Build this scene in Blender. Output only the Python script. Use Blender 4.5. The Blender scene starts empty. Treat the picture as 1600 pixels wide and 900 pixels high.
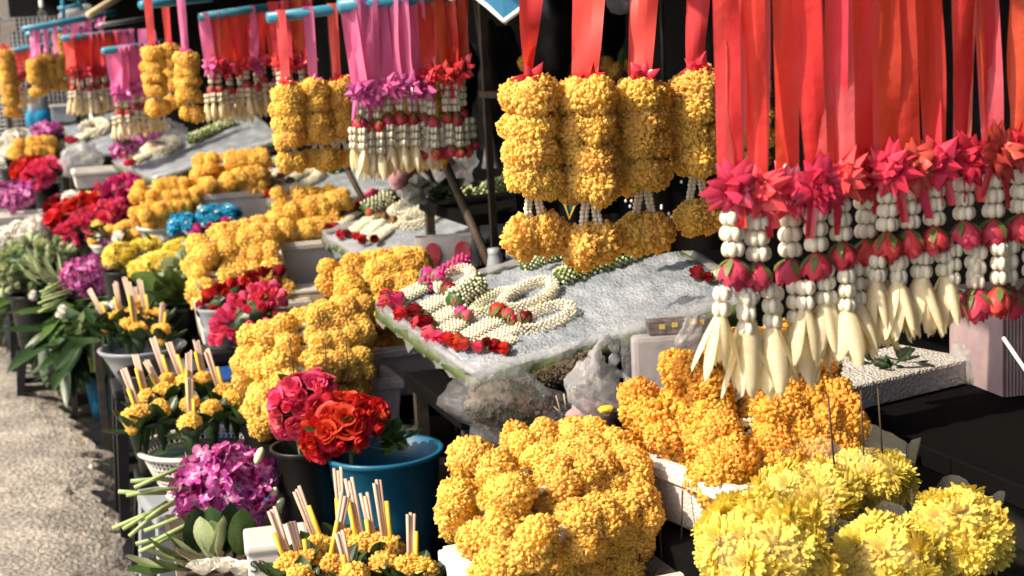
import bpy, math, random
import numpy as np
from mathutils import Vector, Matrix, Euler, Quaternion

random.seed(7)
rng = np.random.default_rng(7)
S = bpy.context.scene
COL = S.collection
R = math.radians
PI = math.pi

# ------------------------------------------------------------------ camera
FPX = 2300.0                       # focal length in pixels of the 1600 px wide frame
YAW, PITCH, ROLL = R(18.3), R(9.4), R(3.0)
CAM = Vector((0, 0, 1.6))          # standing on the roadway, the stalls run away along +Y
fwd = Vector((math.sin(YAW) * math.cos(PITCH), math.cos(YAW) * math.cos(PITCH), -math.sin(PITCH)))
r0 = Vector((math.cos(YAW), -math.sin(YAW), 0))
u0 = r0.cross(fwd)
upv = u0 * math.cos(ROLL) + r0 * math.sin(ROLL)
rgt = r0 * math.cos(ROLL) - u0 * math.sin(ROLL)
cd = bpy.data.cameras.new('camera')
cd.sensor_width = 36.0
cd.lens = 36.0 * FPX / 1600.0
cd.clip_start = 0.05
cd.clip_end = 500
cd.dof.use_dof = True
cd.dof.focus_distance = 2.45
cd.dof.aperture_fstop = 7.0
cam = bpy.data.objects.new('camera', cd)
COL.objects.link(cam)
m3 = Matrix((rgt, upv, -fwd)).transposed()
cam.matrix_world = Matrix.Translation(CAM) @ m3.to_4x4()
S.camera = cam

# ------------------------------------------------------------------ sky, sun, exposure
SUN_FROM = Vector((-0.64, -0.10, 0.60)).normalized()
w = bpy.data.worlds.new('World')
S.world = w
w.use_nodes = True
nt = w.node_tree
sky = nt.nodes.new('ShaderNodeTexSky')
sky.sky_type = 'NISHITA'
sky.sun_disc = False
sky.sun_elevation = math.asin(SUN_FROM.z)
sky.sun_rotation = math.atan2(SUN_FROM.x, SUN_FROM.y)
sky.dust_density = 4.0
sky.air_density = 0.8
bg = nt.nodes['Background']
bg.inputs['Strength'].default_value = 0.15
nt.links.new(sky.outputs[0], bg.inputs[0])
sd = bpy.data.lights.new('sun', 'SUN')
sd.energy = 4.4
sd.angle = R(0.6)
sd.color = (1.0, 0.87, 0.66)
sun = bpy.data.objects.new('sun', sd)
COL.objects.link(sun)
sun.rotation_euler = (-SUN_FROM).to_track_quat('-Z', 'Y').to_euler()
S.view_settings.view_transform = 'Standard'
S.view_settings.look = 'None'
S.view_settings.exposure = 0.5
S.view_settings.gamma = 1.0
S.view_settings.use_curve_mapping = False
S.render.engine = 'CYCLES'
S.cycles.max_bounces = 6
S.cycles.diffuse_bounces = 3
S.cycles.use_adaptive_sampling = True
S.cycles.adaptive_threshold = 0.03
S.cycles.debug_use_spatial_splits = False
S.cycles.use_light_tree = False
S.cycles.glossy_bounces = 2
S.cycles.transparent_max_bounces = 16
S.cycles.use_denoising = True


def P(px, py, D):
    """world point seen at photograph pixel (px, py), D metres in front of the camera"""
    return CAM + D * (fwd + rgt * ((px - 800) / FPX) - upv * ((py - 450) / FPX))


def ppm(D):
    return D / FPX


# ------------------------------------------------------------------ materials
MATS = {}


def mat(name, col, rough=.6, spec=.3, var=0.0, col2=None, nscale=20, nmix=0.6, transl=0.0, tcol=None, bump=0.0,
        bscale=60, metal=0.0, alpha=1.0, sheen=0.0, coat=0.0, hue=0.0, bkind='noise', sss=0.0, coord='Object', bdist=.01, nstops=(.4, .62)):
    m = bpy.data.materials.new(name)
    m.use_nodes = True
    n = m.node_tree.nodes
    l = m.node_tree.links
    b = n['Principled BSDF']
    out = n['Material Output']
    tc = n.new('ShaderNodeTexCoord')
    rgb = n.new('ShaderNodeRGB')
    rgb.outputs[0].default_value = (*col, 1)
    c = rgb.outputs[0]
    if col2 is not None:
        tx = n.new('ShaderNodeTexNoise')
        tx.inputs['Scale'].default_value = nscale
        tx.inputs['Detail'].default_value = 6
        l.new(tc.outputs[coord], tx.inputs['Vector'])
        mr = n.new('ShaderNodeMapRange')
        mr.inputs[1].default_value, mr.inputs[2].default_value = nstops
        mr.inputs[4].default_value = nmix
        l.new(tx.outputs[0], mr.inputs[0])
        mx = n.new('ShaderNodeMix')
        mx.data_type = 'RGBA'
        l.new(mr.outputs[0], mx.inputs[0])
        l.new(c, mx.inputs[6])
        mx.inputs[7].default_value = (*col2, 1)
        c = mx.outputs[2]
    if var or hue:
        oi = n.new('ShaderNodeObjectInfo')
        hs = n.new('ShaderNodeHueSaturation')
        mv = n.new('ShaderNodeMapRange')
        mv.inputs[3].default_value = 1 - var
        mv.inputs[4].default_value = 1 + var * .7
        l.new(oi.outputs['Random'], mv.inputs[0])
        l.new(mv.outputs[0], hs.inputs['Value'])
        if hue:
            wn = n.new('ShaderNodeTexWhiteNoise')
            wn.noise_dimensions = '1D'
            l.new(oi.outputs['Random'], wn.inputs['W'])
            mh = n.new('ShaderNodeMapRange')
            mh.inputs[3].default_value = .5 - hue
            mh.inputs[4].default_value = .5 + hue
            l.new(wn.outputs[0], mh.inputs[0])
            l.new(mh.outputs[0], hs.inputs['Hue'])
        l.new(c, hs.inputs['Color'])
        c = hs.outputs[0]
    l.new(c, b.inputs['Base Color'])
    b.inputs['Roughness'].default_value = rough
    b.inputs['Specular IOR Level'].default_value = spec
    b.inputs['Metallic'].default_value = metal
    b.inputs['Alpha'].default_value = alpha
    b.inputs['Sheen Weight'].default_value = sheen
    b.inputs['Coat Weight'].default_value = coat
    if sss:
        b.inputs['Subsurface Weight'].default_value = sss
        b.inputs['Subsurface Radius'].default_value = (.02, .015, .01)
        b.inputs['Subsurface Scale'].default_value = .4
    if bump:
        if bkind == 'noise':
            bt = n.new('ShaderNodeTexNoise')
            bt.inputs['Detail'].default_value = 5
        else:
            bt = n.new('ShaderNodeTexVoronoi')
        bt.inputs['Scale'].default_value = bscale
        l.new(tc.outputs[coord], bt.inputs['Vector'])
        bn = n.new('ShaderNodeBump')
        bn.inputs['Strength'].default_value = bump
        bn.inputs['Distance'].default_value = bdist
        l.new(bt.outputs[0], bn.inputs['Height'])
        l.new(bn.outputs[0], b.inputs['Normal'])
    if transl:
        tr = n.new('ShaderNodeBsdfTranslucent')
        if tcol:
            tr.inputs[0].default_value = (*tcol, 1)
        else:
            l.new(c, tr.inputs[0])
        ms = n.new('ShaderNodeMixShader')
        ms.inputs[0].default_value = transl
        l.new(b.outputs[0], ms.inputs[1])
        l.new(tr.outputs[0], ms.inputs[2])
        l.new(ms.outputs[0], out.inputs[0])
    MATS[name] = m
    return m


mat('marigold', (.99, .675, .165), .62, .2, var=.10, hue=.010, transl=.42, tcol=(.99, .66, .09))
mat('marigold_shaded', (.985, .595, .115), .62, .2, var=.12, hue=.010, transl=.42, tcol=(.99, .55, .06))  # deeper orange puts the shade on the right-hand pile into the colour
mat('marigold_gold', (.99, .70, .185), .62, .2, var=.09, hue=.010, transl=.42, tcol=(.99, .68, .10))
mat('chrysanth', (.92, .76, .17), .55, .25, var=.07, hue=.01, transl=.40, tcol=(.92, .75, .10))
mat('white_bloom', (.85, .82, .74), .6, .2, var=.06, transl=.25)
mat('blue_bloom', (.03, .36, .62), .6, .2, var=.2, transl=.2)
mat('daisy_eye', (.80, .74, .45), .6)
mat('jasmine', (.93, .87, .70), .38, .4, var=.05, transl=.16, tcol=(.95, .88, .62))
mat('jasmine_far', (.84, .79, .62), .5, .3, var=.05, transl=.12)
mat('champak', (.96, .88, .64), .42, .35, var=.13, col2=(.92, .74, .38), nscale=14, nmix=.55, transl=.34, tcol=(.98, .84, .45))
mat('bud_green', (.30, .38, .12), .5, .3, var=.2)
mat('bud_pale', (.66, .70, .44), .5, .3, var=.1)
mat('rose_pink', (.80, .10, .20), .5, .25, var=.22, hue=.015, transl=.25, tcol=(.9, .08, .2))
mat('rose_red', (.62, .03, .025), .5, .25, var=.3, hue=.01, transl=.22, tcol=(.8, .03, .02))
mat('rose_dark', (.20, .008, .015), .45, .3, var=.35, transl=.12, tcol=(.5, .01, .01))
mat('rose_garland', (.62, .035, .07), .45, .3, var=.22, hue=.012, col2=(.70, .14, .16), nscale=40, nmix=.6, transl=.2, tcol=(.8, .04, .04))
mat('rose_magenta', (.66, .05, .24), .5, .3, var=.25, hue=.02, transl=.2)
mat('orchid', (.44, .055, .30), .5, .25, var=.3, hue=.02, col2=(.74, .36, .58), nscale=2.2, nmix=.8, transl=.25, nstops=(.5, .66))
mat('orchid_pale', (.66, .34, .52), .5, .25, var=.2)
mat('orchid_lip', (.33, .01, .13), .45, .3, var=.2)
mat('orchid_bud', (.62, .70, .42), .5, .3)
mat('leaf_dark', (.025, .055, .018), .38, .5, var=.3, col2=(.05, .10, .03), nscale=30, transl=.12)
mat('leaf_mid', (.065, .12, .026), .45, .4, var=.3, hue=.02, col2=(.12, .18, .045), nscale=20, transl=.22)
mat('leaf_pale', (.42, .50, .24), .5, .35, var=.2, hue=.015, col2=(.58, .62, .40), nscale=18, transl=.28)
mat('stem', (.26, .36, .12), .5, .4, var=.2, col2=(.40, .46, .22), nscale=60)
mat('sepal', (.10, .16, .04), .5, .3, var=.25, col2=(.20, .20, .07), nscale=80, transl=.15)
mat('ribbon_red', (.90, .09, .07), .30, .45, var=.22, hue=.016, transl=.48, tcol=(.99, .19, .07), bump=.25, bscale=28, bdist=.02)  # value and hue spread also imitates shading and pink highlights
mat('ribbon_pink', (.90, .23, .48), .32, .5, var=.08, hue=.012, transl=.38, tcol=(.95, .25, .50), bump=.15, bscale=9, bdist=.02)
mat('ribbon_coral', (.90, .12, .12), .33, .35, var=.08, hue=.01, transl=.40, tcol=(.95, .11, .06), bump=.15, bscale=9, bdist=.02)
mat('ribbon_rose', (.90, .17, .20), .30, .45, var=.16, hue=.014, transl=.46, tcol=(.99, .24, .18), bump=.25, bscale=28, bdist=.02)
mat('bow_coral', (.88, .10, .10), .20, .6, var=.15, hue=.01, transl=.3, coat=.3)
mat('bow_red', (.78, .05, .085), .20, .6, var=.15, hue=.01, transl=.25, coat=.3)
mat('bow_pink', (.82, .17, .48), .22, .6, var=.1, hue=.01, transl=.25, coat=.3)
mat('foam', (.66, .62, .58), .7, .3, col2=(.50, .44, .40), nscale=7, nmix=.5, bump=.5, bscale=170, bkind='voronoi', bdist=.004)
mat('foam_raw', (.60, .58, .56), .7, .3, col2=(.42, .39, .36), nscale=9, nmix=.5, bump=.9, bscale=150, bkind='voronoi', bdist=.006)
mat('plastic_white', (.66, .63, .59), .35, .5, col2=(.52, .48, .43), nscale=9, nmix=.4)
mat('plastic_blue', (.008, .105, .20), .36, .45, col2=(.02, .15, .25), nscale=6, nmix=.5)
mat('plastic_blue_deep', (.008, .06, .24), .35, .5, col2=(.012, .10, .30), nscale=8, nmix=.5)
mat('plastic_grey', (.25, .28, .31), .38, .45, col2=(.34, .36, .38), nscale=8, nmix=.5)
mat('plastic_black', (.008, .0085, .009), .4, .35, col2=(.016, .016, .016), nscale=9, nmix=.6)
mat('cloth_shade_black', (.0035, .0035, .004), .9, .05, col2=(.007, .0065, .006), nscale=4)  # on the tables this black stands in for deep shade between the goods
mat('wood_dark', (.045, .032, .022), .65, .3, col2=(.09, .065, .04), nscale=14)
mat('wood_pale', (.36, .25, .20), .6, .3, col2=(.48, .36, .28), nscale=22)
mat('bamboo', (.50, .40, .24), .5, .4, col2=(.62, .52, .34), nscale=16)
mat('bar_blue', (.03, .23, .36), .35, .5, col2=(.08, .34, .46), nscale=12, nmix=.6)
mat('metal_dark', (.045, .04, .033), .5, .5, metal=.3, col2=(.13, .09, .05), nscale=25)
mat('metal_grey', (.36, .36, .36), .4, .5, metal=.6)
mat('ice', (.235, .265, .31), .2, .6, col2=(.40, .43, .48), nscale=11, nmix=.8, bump=.45, bscale=130, bkind='voronoi', bdist=.008)
mat('banana_leaf', (.05, .08, .025), .45, .4, col2=(.13, .16, .06), nscale=16)
mat('film', (.42, .43, .45), .10, 1.0, alpha=.16, bump=.9, bscale=45)
mat('film_thin', (.8, .8, .7), .10, .8, alpha=.07, bump=.4, bscale=25)
mat('film_white', (.62, .62, .63), .16, .8, alpha=.36, bump=.9, bscale=40, transl=.2)
mat('paper_pinkish', (.30, .215, .23), .7, .2, col2=(.40, .31, .31), nscale=20)
mat('kraft', (.40, .30, .17), .7, .2, col2=(.55, .46, .30), nscale=14)
mat('print_red', (.62, .05, .09), .5, .3, col2=(.72, .2, .2), nscale=30)
mat('print_yellow', (.70, .48, .05), .5, .3)
mat('paper_lilac', (.34, .31, .33), .6, .3, col2=(.46, .43, .44), nscale=14)
mat('print_brown', (.07, .05, .045), .6, .3, col2=(.25, .22, .20), nscale=60)
mat('ink', (.03, .07, .06), .6, .2)
mat('incense', (.56, .41, .32), .75, .15, var=.1)
mat('candle', (.85, .56, .06), .5, .3, var=.05, transl=.12)
mat('glass', (.5, .55, .55), .04, .9, alpha=.10)
mat('pink_knit', (.40, .19, .22), .85, .1, sheen=.3, col2=(.50, .27, .29), nscale=30)
mat('umbrella_blue', (.05, .25, .48), .6, .3, transl=.4)
mat('white_trim', (.8, .8, .78), .6)
mat('moss', (.035, .035, .014), .8, .1, col2=(.20, .14, .11), nscale=25, bump=.6, bscale=90)
mat('awning', (.05, .055, .06), .8, .1)
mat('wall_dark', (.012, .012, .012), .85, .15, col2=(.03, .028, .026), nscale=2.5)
mat('blue_bag', (.02, .30, .55), .4, .4, transl=.2)
mat('asphalt', (.50, .45, .385), .85, .2, col2=(.27, .24, .205), nscale=4.5, nmix=.7, bump=1.0, bscale=60, bdist=.02)
mat('gutter', (.010, .010, .010), .35, .4, col2=(.026, .024, .022), nscale=9, bump=.7, bscale=40)
mat('concrete', (.50, .44, .38), .8, .2, col2=(.38, .33, .28), nscale=6, bump=.5, bscale=50)


# the roadway: two scales of wear on the asphalt
def asphalt_nodes():
    m = MATS['asphalt']
    n, l = m.node_tree.nodes, m.node_tree.links
    b = n['Principled BSDF']
    tc = n.new('ShaderNodeTexCoord')
    vo = n.new('ShaderNodeTexVoronoi')
    vo.inputs['Scale'].default_value = 75
    l.new(tc.outputs['Object'], vo.inputs['Vector'])
    no = n.new('ShaderNodeTexNoise')
    no.inputs['Scale'].default_value = 55
    no.inputs['Detail'].default_value = 8
    l.new(tc.outputs['Object'], no.inputs['Vector'])
    mr = n.new('ShaderNodeMapRange')
    mr.inputs[1].default_value = .38
    mr.inputs[2].default_value = .66
    mr.inputs[3].default_value = .6
    mr.inputs[4].default_value = 1.15
    l.new(no.outputs[0], mr.inputs[0])
    old = b.inputs['Base Color'].links[0].from_socket
    mx = n.new('ShaderNodeMix')
    mx.data_type = 'RGBA'
    mx.blend_type = 'MULTIPLY'
    mx.inputs[0].default_value = 1
    l.new(old, mx.inputs[6])
    l.new(mr.outputs[0], mx.inputs[7])
    l.new(mx.outputs[2], b.inputs['Base Color'])


asphalt_nodes()


# ------------------------------------------------------------------ mesh helpers
class MB:
    def __init__(s):
        s.v, s.f, s.m = [], [], []

    def add(s, vs, fs, mi=0):
        o = len(s.v)
        s.v.extend([tuple(map(float, v)) for v in vs])
        s.f.extend([tuple(i + o for i in f) for f in fs])
        s.m.extend([mi] * len(fs))
        return s

    def grid(s, pts, nu, nv, mi=0, wrap=False):
        """pts row-major [v][u]"""
        fs = []
        for j in range(nv - 1):
            for i in range(nu if wrap else nu - 1):
                k = (i + 1) % nu
                fs.append((j * nu + i, j * nu + k, (j + 1) * nu + k, (j + 1) * nu + i))
        return s.add(pts, fs, mi)

    def box(s, c, d, mi=0, rot=None, taper=1.0):
        c = Vector(c)
        vs = []
        for z in (-.5, .5):
            t = taper if z < 0 else 1.0
            for x, y in ((-.5, -.5), (.5, -.5), (.5, .5), (-.5, .5)):
                p = Vector((x * d[0] * t, y * d[1] * t, z * d[2]))
                if rot is not None:
                    p = rot @ p
                vs.append(c + p)
        return s.add(vs, [(3, 2, 1, 0), (4, 5, 6, 7), (0, 1, 5, 4), (1, 2, 6, 5), (2, 3, 7, 6), (3, 0, 4, 7)], mi)

    def tube(s, pts, r, n=8, mi=0, caps=True):
        pts = [Vector(p) for p in pts]
        rs = r if isinstance(r, (list, tuple)) else [r] * len(pts)
        o = []
        prev = None
        for i, p in enumerate(pts):
            d = (pts[min(i + 1, len(pts) - 1)] - pts[max(i - 1, 0)])
            d = d.normalized() if d.length > 1e-9 else Vector((0, 0, 1))
            a = prev if prev is not None else (Vector((1, 0, 0)) if abs(d.x) < .9 else Vector((0, 1, 0)))
            a = (a - d * a.dot(d)).normalized()
            prev = a
            b = d.cross(a)
            for k in range(n):
                t = 2 * PI * k / n
                o.append(p + (a * math.cos(t) + b * math.sin(t)) * rs[i])
        s.grid(o, n, len(pts), mi, wrap=True)
        if caps:
            L = len(s.v) - n * len(pts)
            s.f.append(tuple(L + k for k in range(n))[::-1])
            s.m.append(mi)
            s.f.append(tuple(L + n * (len(pts) - 1) + k for k in range(n)))
            s.m.append(mi)
        return s

    def lathe(s, prof, n=32, mi=0, c=(0, 0, 0)):
        o = []
        for r, z in prof:
            for k in range(n):
                t = 2 * PI * k / n
                o.append((c[0] + r * math.cos(t), c[1] + r * math.sin(t), c[2] + z))
        return s.grid(o, n, len(prof), mi, wrap=True)

    def ball(s, c, rx, ry=None, rz=None, nu=8, nv=5, mi=0, rot=None):
        ry = rx if ry is None else ry
        rz = rx if rz is None else rz
        c = Vector(c)
        o = []
        for j in range(nv + 1):
            th = PI * j / nv
            sj = max(math.sin(th), .02)
            for i in range(nu):
                p = Vector((rx * sj * math.cos(2 * PI * i / nu), ry * sj * math.sin(2 * PI * i / nu), rz * math.cos(th)))
                if rot is not None:
                    p = rot @ p
                o.append(c + p)
        return s.grid(o, nu, nv + 1, mi, wrap=True)

    def octa(s, c, r, rz, d=None, mi=0):
        c = Vector(c)
        q = d.to_track_quat('Z', 'Y') if d is not None else Quaternion()
        vs = [c + q @ Vector(p) for p in ((r, 0, 0), (0, r, 0), (-r, 0, 0), (0, -r, 0), (0, 0, rz), (0, 0, -rz))]
        return s.add(vs, [(0, 1, 4), (1, 2, 4), (2, 3, 4), (3, 0, 4), (1, 0, 5), (2, 1, 5), (3, 2, 5), (0, 3, 5)], mi)

    def mesh(s, name, mats, smooth=True):
        me = bpy.data.meshes.new(name)
        me.from_pydata(s.v, [], s.f)
        if isinstance(mats, str):
            mats = [mats]
        for m in mats:
            me.materials.append(MATS[m])
        if len(mats) > 1:
            me.polygons.foreach_set('material_index', s.m)
        if smooth:
            me.polygons.foreach_set('use_smooth', [True] * len(s.f))
        me.update()
        return me


def bevel(me, wd=.006, seg=2):
    import bmesh
    b = bmesh.new()
    b.from_mesh(me)
    bmesh.ops.bevel(b, geom=b.edges[:] + b.verts[:], offset=wd, segments=seg, profile=.6, affect='EDGES')
    b.to_mesh(me)
    b.free()
    return me


def put(name, me, parent=None, loc=(0, 0, 0), rot=None, scale=1.0):
    o = bpy.data.objects.new(name, me)
    COL.objects.link(o)
    o.location = loc
    if rot is not None:
        if isinstance(rot, Quaternion):
            o.rotation_mode = 'QUATERNION'
            o.rotation_quaternion = rot
        else:
            o.rotation_euler = rot
    o.scale = (scale, scale, scale) if isinstance(scale, (int, float)) else scale
    if parent is not None:
        o.parent = parent
    return o


def tag(o, label, cat, group=None, kind=None):
    if label:
        o['label'] = label
    if cat:
        o['category'] = cat
    if group:
        o['group'] = group
    if kind:
        o['kind'] = kind
    return o


def thing(name, label, cat, loc=(0, 0, 0), rot=None, group=None, scale=1.0):
    return tag(put(name, None, None, loc, rot, scale), label, cat, group)


def copy_tree(o, parent=None):
    c = o.copy()
    COL.objects.link(c)
    if parent is not None:
        c.parent = parent
    for ch in list(KIDS.get(o.name, ())):
        copy_tree(ch, c)
    return c


KIDS = {}


def index_kids(root):
    """remember a finished thing's children so that copies need no scene search"""
    st = [root]
    allo = {}
    for o in COL.objects:
        if o.parent is not None:
            allo.setdefault(o.parent.name, []).append(o)
    while st:
        o = st.pop()
        k = allo.get(o.name, [])
        KIDS[o.name] = k
        st += k


def U(a, b):
    return random.uniform(a, b)


def rdir():
    v = Vector((random.gauss(0, 1), random.gauss(0, 1), random.gauss(0, 1)))
    return v.normalized()


CACHE = {}


def cached(fn):
    def g(*a):
        k = (fn.__name__,) + a
        if k not in CACHE:
            CACHE[k] = fn(*a)
        return CACHE[k]
    return g


# ------------------------------------------------------------------ flower meshes (unit radius)
@cached
def marigold_mesh(m, seed, n, cols):
    rd = random.Random(seed * 31 + n)
    mb = MB()
    mb.ball((0, 0, -.03), .76, .76, .66, 10, 7)
    for i in range(n):
        k = (i + .5) / n
        z = 1 - 1.99 * k
        ph = i * 2.39996 + rd.uniform(-.3, .3)
        sr = math.sqrt(max(0, 1 - z * z))
        d = Vector((sr * math.cos(ph), sr * math.sin(ph), z))
        t = Vector((d.x, d.y, -.6)) * .6 + Vector((rd.gauss(0, .8), rd.gauss(0, .8), rd.gauss(0, .7)))
        t = (t - d * t.dot(d))
        t = t.normalized() if t.length > 1e-4 else Vector((1, 0, 0))
        R0 = 1 + .07 * math.sin(3.1 * d.x + seed) * math.cos(2.7 * d.y + 1.3 * seed) + .05 * math.sin(5 * d.z + 4 * d.x + seed)
        s = d.cross(t)
        hw = rd.uniform(.085, .155)
        R1 = R0 * rd.uniform(.92, 1.06)
        rows = ((.66, -.02, .05), (R1 * .90, .02, hw * .9), (R1, .08, hw), (R1 * .99, .19, hw * .8))
        pts = []
        for j, (rr, off, h) in enumerate(rows):
            for c in range(cols):
                u = -1 + 2 * c / (cols - 1)
                ruf = (rd.uniform(-.06, .06) if j >= 1 else 0) * (1.3 if j == 3 else 1)
                p = d * (rr + ruf - .10 * u * u * (j > 0)) + t * (off + (rd.uniform(-.06, .06) if j == 3 else 0)) + s * (u * h)
                p.z *= .86
                pts.append(p)
        mb.grid(pts, cols, 4)
    return mb.mesh('marigold_head', m, True)


def head(m, near=True):
    if near:
        return marigold_mesh(m, random.randint(0, 4), 340, 4)
    return marigold_mesh(m, random.randint(0, 3), 150, 3)


@cached
def mum_mesh(m, seed, rings):
    rd = random.Random(seed)
    mb = MB()
    mb.ball((0, 0, -.12), .5, .5, .3, 8, 5)
    for j in range(rings):
        q = j / (rings - 1)
        n = int(8 + 15 * q)
        el = R(84 - (70 + 10 * (seed % 3)) * q)              # from upright to a little below level
        L = .42 + .58 * q ** .7
        for i in range(n):
            a = 2 * PI * (i + (j % 2) * .5) / n + rd.uniform(-.1, .1)
            e = el + rd.uniform(-.26, .26)
            Lr = L * rd.uniform(.86, 1.08)
            out = Vector((math.cos(a), math.sin(a), 0))
            side = Vector((-math.sin(a), math.cos(a), 0))
            d = out * math.cos(e) + Vector((0, 0, 1)) * math.sin(e)
            nrm = d.cross(side) * -1
            hw = .085 + .035 * q
            pts = []
            for v, wv in ((.12, .4), (.5, .9), (.8, 1), (1.0, .45)):
                cu = nrm * (.16 * v * v * L)      # tip curls up
                for u in (-1, 0, 1):
                    pts.append(d * (Lr * v) + side * (u * hw * wv) + cu + nrm * (.05 * abs(u)))
            mb.grid(pts, 3, 4)
    return mb.mesh('bloom', m, True)


@cached
def rose_mesh(m, kind, seed):
    """unit radius, opens towards +Z, base at z=0"""
    rd = random.Random(seed)
    mb = MB()
    lay = {'open': ((3, .26, 1.0, 1.25, .02), (3, .45, 1.02, 1.2, .08), (4, .66, .98, 1.05, .24), (5, .86, .86, .9, .55)),
           'bud': ((3, .22, 1.55, 1.3, .0), (3, .40, 1.5, 1.25, .04), (4, .56, 1.38, 1.15, .14)),
           'bell': ((3, .42, 1.9, 1.3, .0), (4, .70, 1.78, 1.05, .05), (5, .95, 1.5, .85, .12))}[kind]
    for li, (n, r, h, a, fl) in enumerate(lay):
        for i in range(n):
            th = 2 * PI * i / n + li * .7 + rd.uniform(-.15, .15)
            hh = h * rd.uniform(.88, 1.06)
            f2 = fl * rd.uniform(.7, 1.5)
            pts = []
            nu, nv = 7, 6
            for j in range(nv):
                v = j / (nv - 1)
                for k in range(nu):
                    u = -1 + 2 * k / (nu - 1)
                    rr = r * (.30 + .75 * math.sin(min(v * 1.25, 1) * PI / 2)) - (.10 * r * max(0, v - .75) if fl < .1 else 0)
                    if kind == 'bell':
                        rr *= 1 - .5 * max(0, v - .5) ** 1.2
                    rr += f2 * max(0, v - .55) ** 2 * 3.2
                    aa = th + u * a * (.55 + .45 * math.sin(min(v * 1.4, 1) * PI / 2))
                    zz = hh * v * (1 - (.42 if kind == 'bell' else .20) * u * u * v) - f2 * .5 * max(0, v - .7) * 1.0
                    wob = .03 * math.sin(5 * u + i * 2 + li) * v
                    pts.append(((rr + wob) * math.cos(aa), (rr + wob) * math.sin(aa), zz))
            mb.grid(pts, nu, nv)
    return mb.mesh('rose_bloom', m, True)


@cached
def sepal_mesh(seed):
    rd = random.Random(seed)
    mb = MB()
    mb.ball((0, 0, -.1), .26, .26, .28, 7, 5)
    mb.tube([(0, 0, -.3), (0, 0, -.55)], .09, 6)
    for i in range(5):
        a = 2 * PI * i / 5 + rd.uniform(-.2, .2)
        L = rd.uniform(.8, 1.25)
        fl = rd.uniform(0, .35)
        pts = []
        for v in (0, .3, .6, .85, 1.0):
            wv = (.5, 1, .75, .35, .03)[(0, .3, .6, .85, 1.0).index(v)] * .24
            rr = .18 + .74 * math.sin(min(v * 1.6, 1) * PI / 2) + fl * v * v
            for u in (-1, 0, 1):
                aa = a + u * wv / max(rr, .3)
                pts.append((rr * math.cos(aa), rr * math.sin(aa), L * v * .95 - .05 + (.0 if u else .03)))
        mb.grid(pts, 3, 5)
    return mb.mesh('sepals', 'sepal', True)


@cached
def orchid_mesh(seed):
    rd = random.Random(seed)
    mb = MB()
    for i in range(5):
        a = 2 * PI * i / 5 + PI / 2 + rd.uniform(-.1, .1)
        wd = .42 if i in (1, 4) else .27
        L = rd.uniform(.9, 1.08)
        cup = rd.uniform(.05, .4)
        d = Vector((math.cos(a), math.sin(a), 0))
        s = Vector((-math.sin(a), math.cos(a), 0))
        pts = []
        for v, wv in ((.05, .25), (.35, .85), (.65, 1), (.88, .7), (1, .15)):
            for u in (-1, 0, 1):
                pts.append(d * (L * v) + s * (u * wd * wv) + Vector((0, 0, cup * v * v * .7 + .1 * abs(u) * (1 - v))))
        mb.grid(pts[:6], 3, 2, 2)
        mb.grid(pts[3:], 3, 4, 0)
    pts = []
    for v, wv in ((0, .3), (.4, .9), (.75, .8), (1, .3)):
        for u in (-1, 0, 1):
            pts.append(Vector((u * .24 * wv, -.15 - .5 * v, .12 + .25 * v - .2 * abs(u) + .06)))
    mb.grid(pts, 3, 4, 1)
    return mb.mesh('orchid_bloom', ['orchid', 'orchid_lip', 'orchid_pale'], True)


@cached
def leaf_mesh(m, wd, fold, bend, seed):
    """unit length along +Z, face towards +Y"""
    mb = MB()
    pts = []
    nv = 8
    for j in range(nv):
        v = j / (nv - 1)
        wv = math.sin(PI * min(1, v * .92 + .06)) ** .75 * wd * .5
        if j == nv - 1:
            wv = .004
        for u in (-1, -.5, 0, .5, 1):
            pts.append((u * wv, bend * v * v + fold * abs(u) * wv + .02 * math.sin(7 * v + seed), v - .12 * abs(bend) * v * v))
    mb.grid(pts, 5, nv)
    return mb.mesh('leaf', m, True)


@cached
def tier_mesh(m, n, lod):
    """one tier of waxy white crown flower: lobes about the axis, unit height, centred"""
    mb = MB()
    nu, nv = ((7, 6) if lod else (5, 4))
    for i in range(n):
        a = 2 * PI * i / n
        q = Euler((0, R(-8), a)).to_matrix()
        mb.ball((.44 * math.cos(a), .44 * math.sin(a), 0), .37, .37, .47, nu, nv, 0, q)
    return mb.mesh('bud_tier', m, True)


@cached
def champak_mesh(seed):
    """petal hanging down -Z from the origin, unit length"""
    rd = random.Random(seed)
    mb = MB()
    bend = rd.uniform(-.10, .24)
    tw = rd.uniform(-.25, .25)
    pts = []
    prof = ((0, .35), (.15, .75), (.35, 1.0), (.6, 1.0), (.8, .85), (.93, .52), (1, .14))
    for v, wv in prof:
        for k, u in enumerate((-1, -.5, 0, .5, 1)):
            x = u * wv * (.115 + .022 * (seed % 3))
            y = -.055 * (1 - u * u) * wv - bend * v * v - .05 * math.sin(v * PI)
            c, s_ = math.cos(tw * v), math.sin(tw * v)
            z = -v
            if v > .9:
                z += rd.uniform(-.09, .05)
            pts.append((x * c - y * s_, x * s_ + y * c, z))
    mb.grid(pts, 5, len(prof))
    return mb.mesh('champak_petal', 'champak', True)


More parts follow.
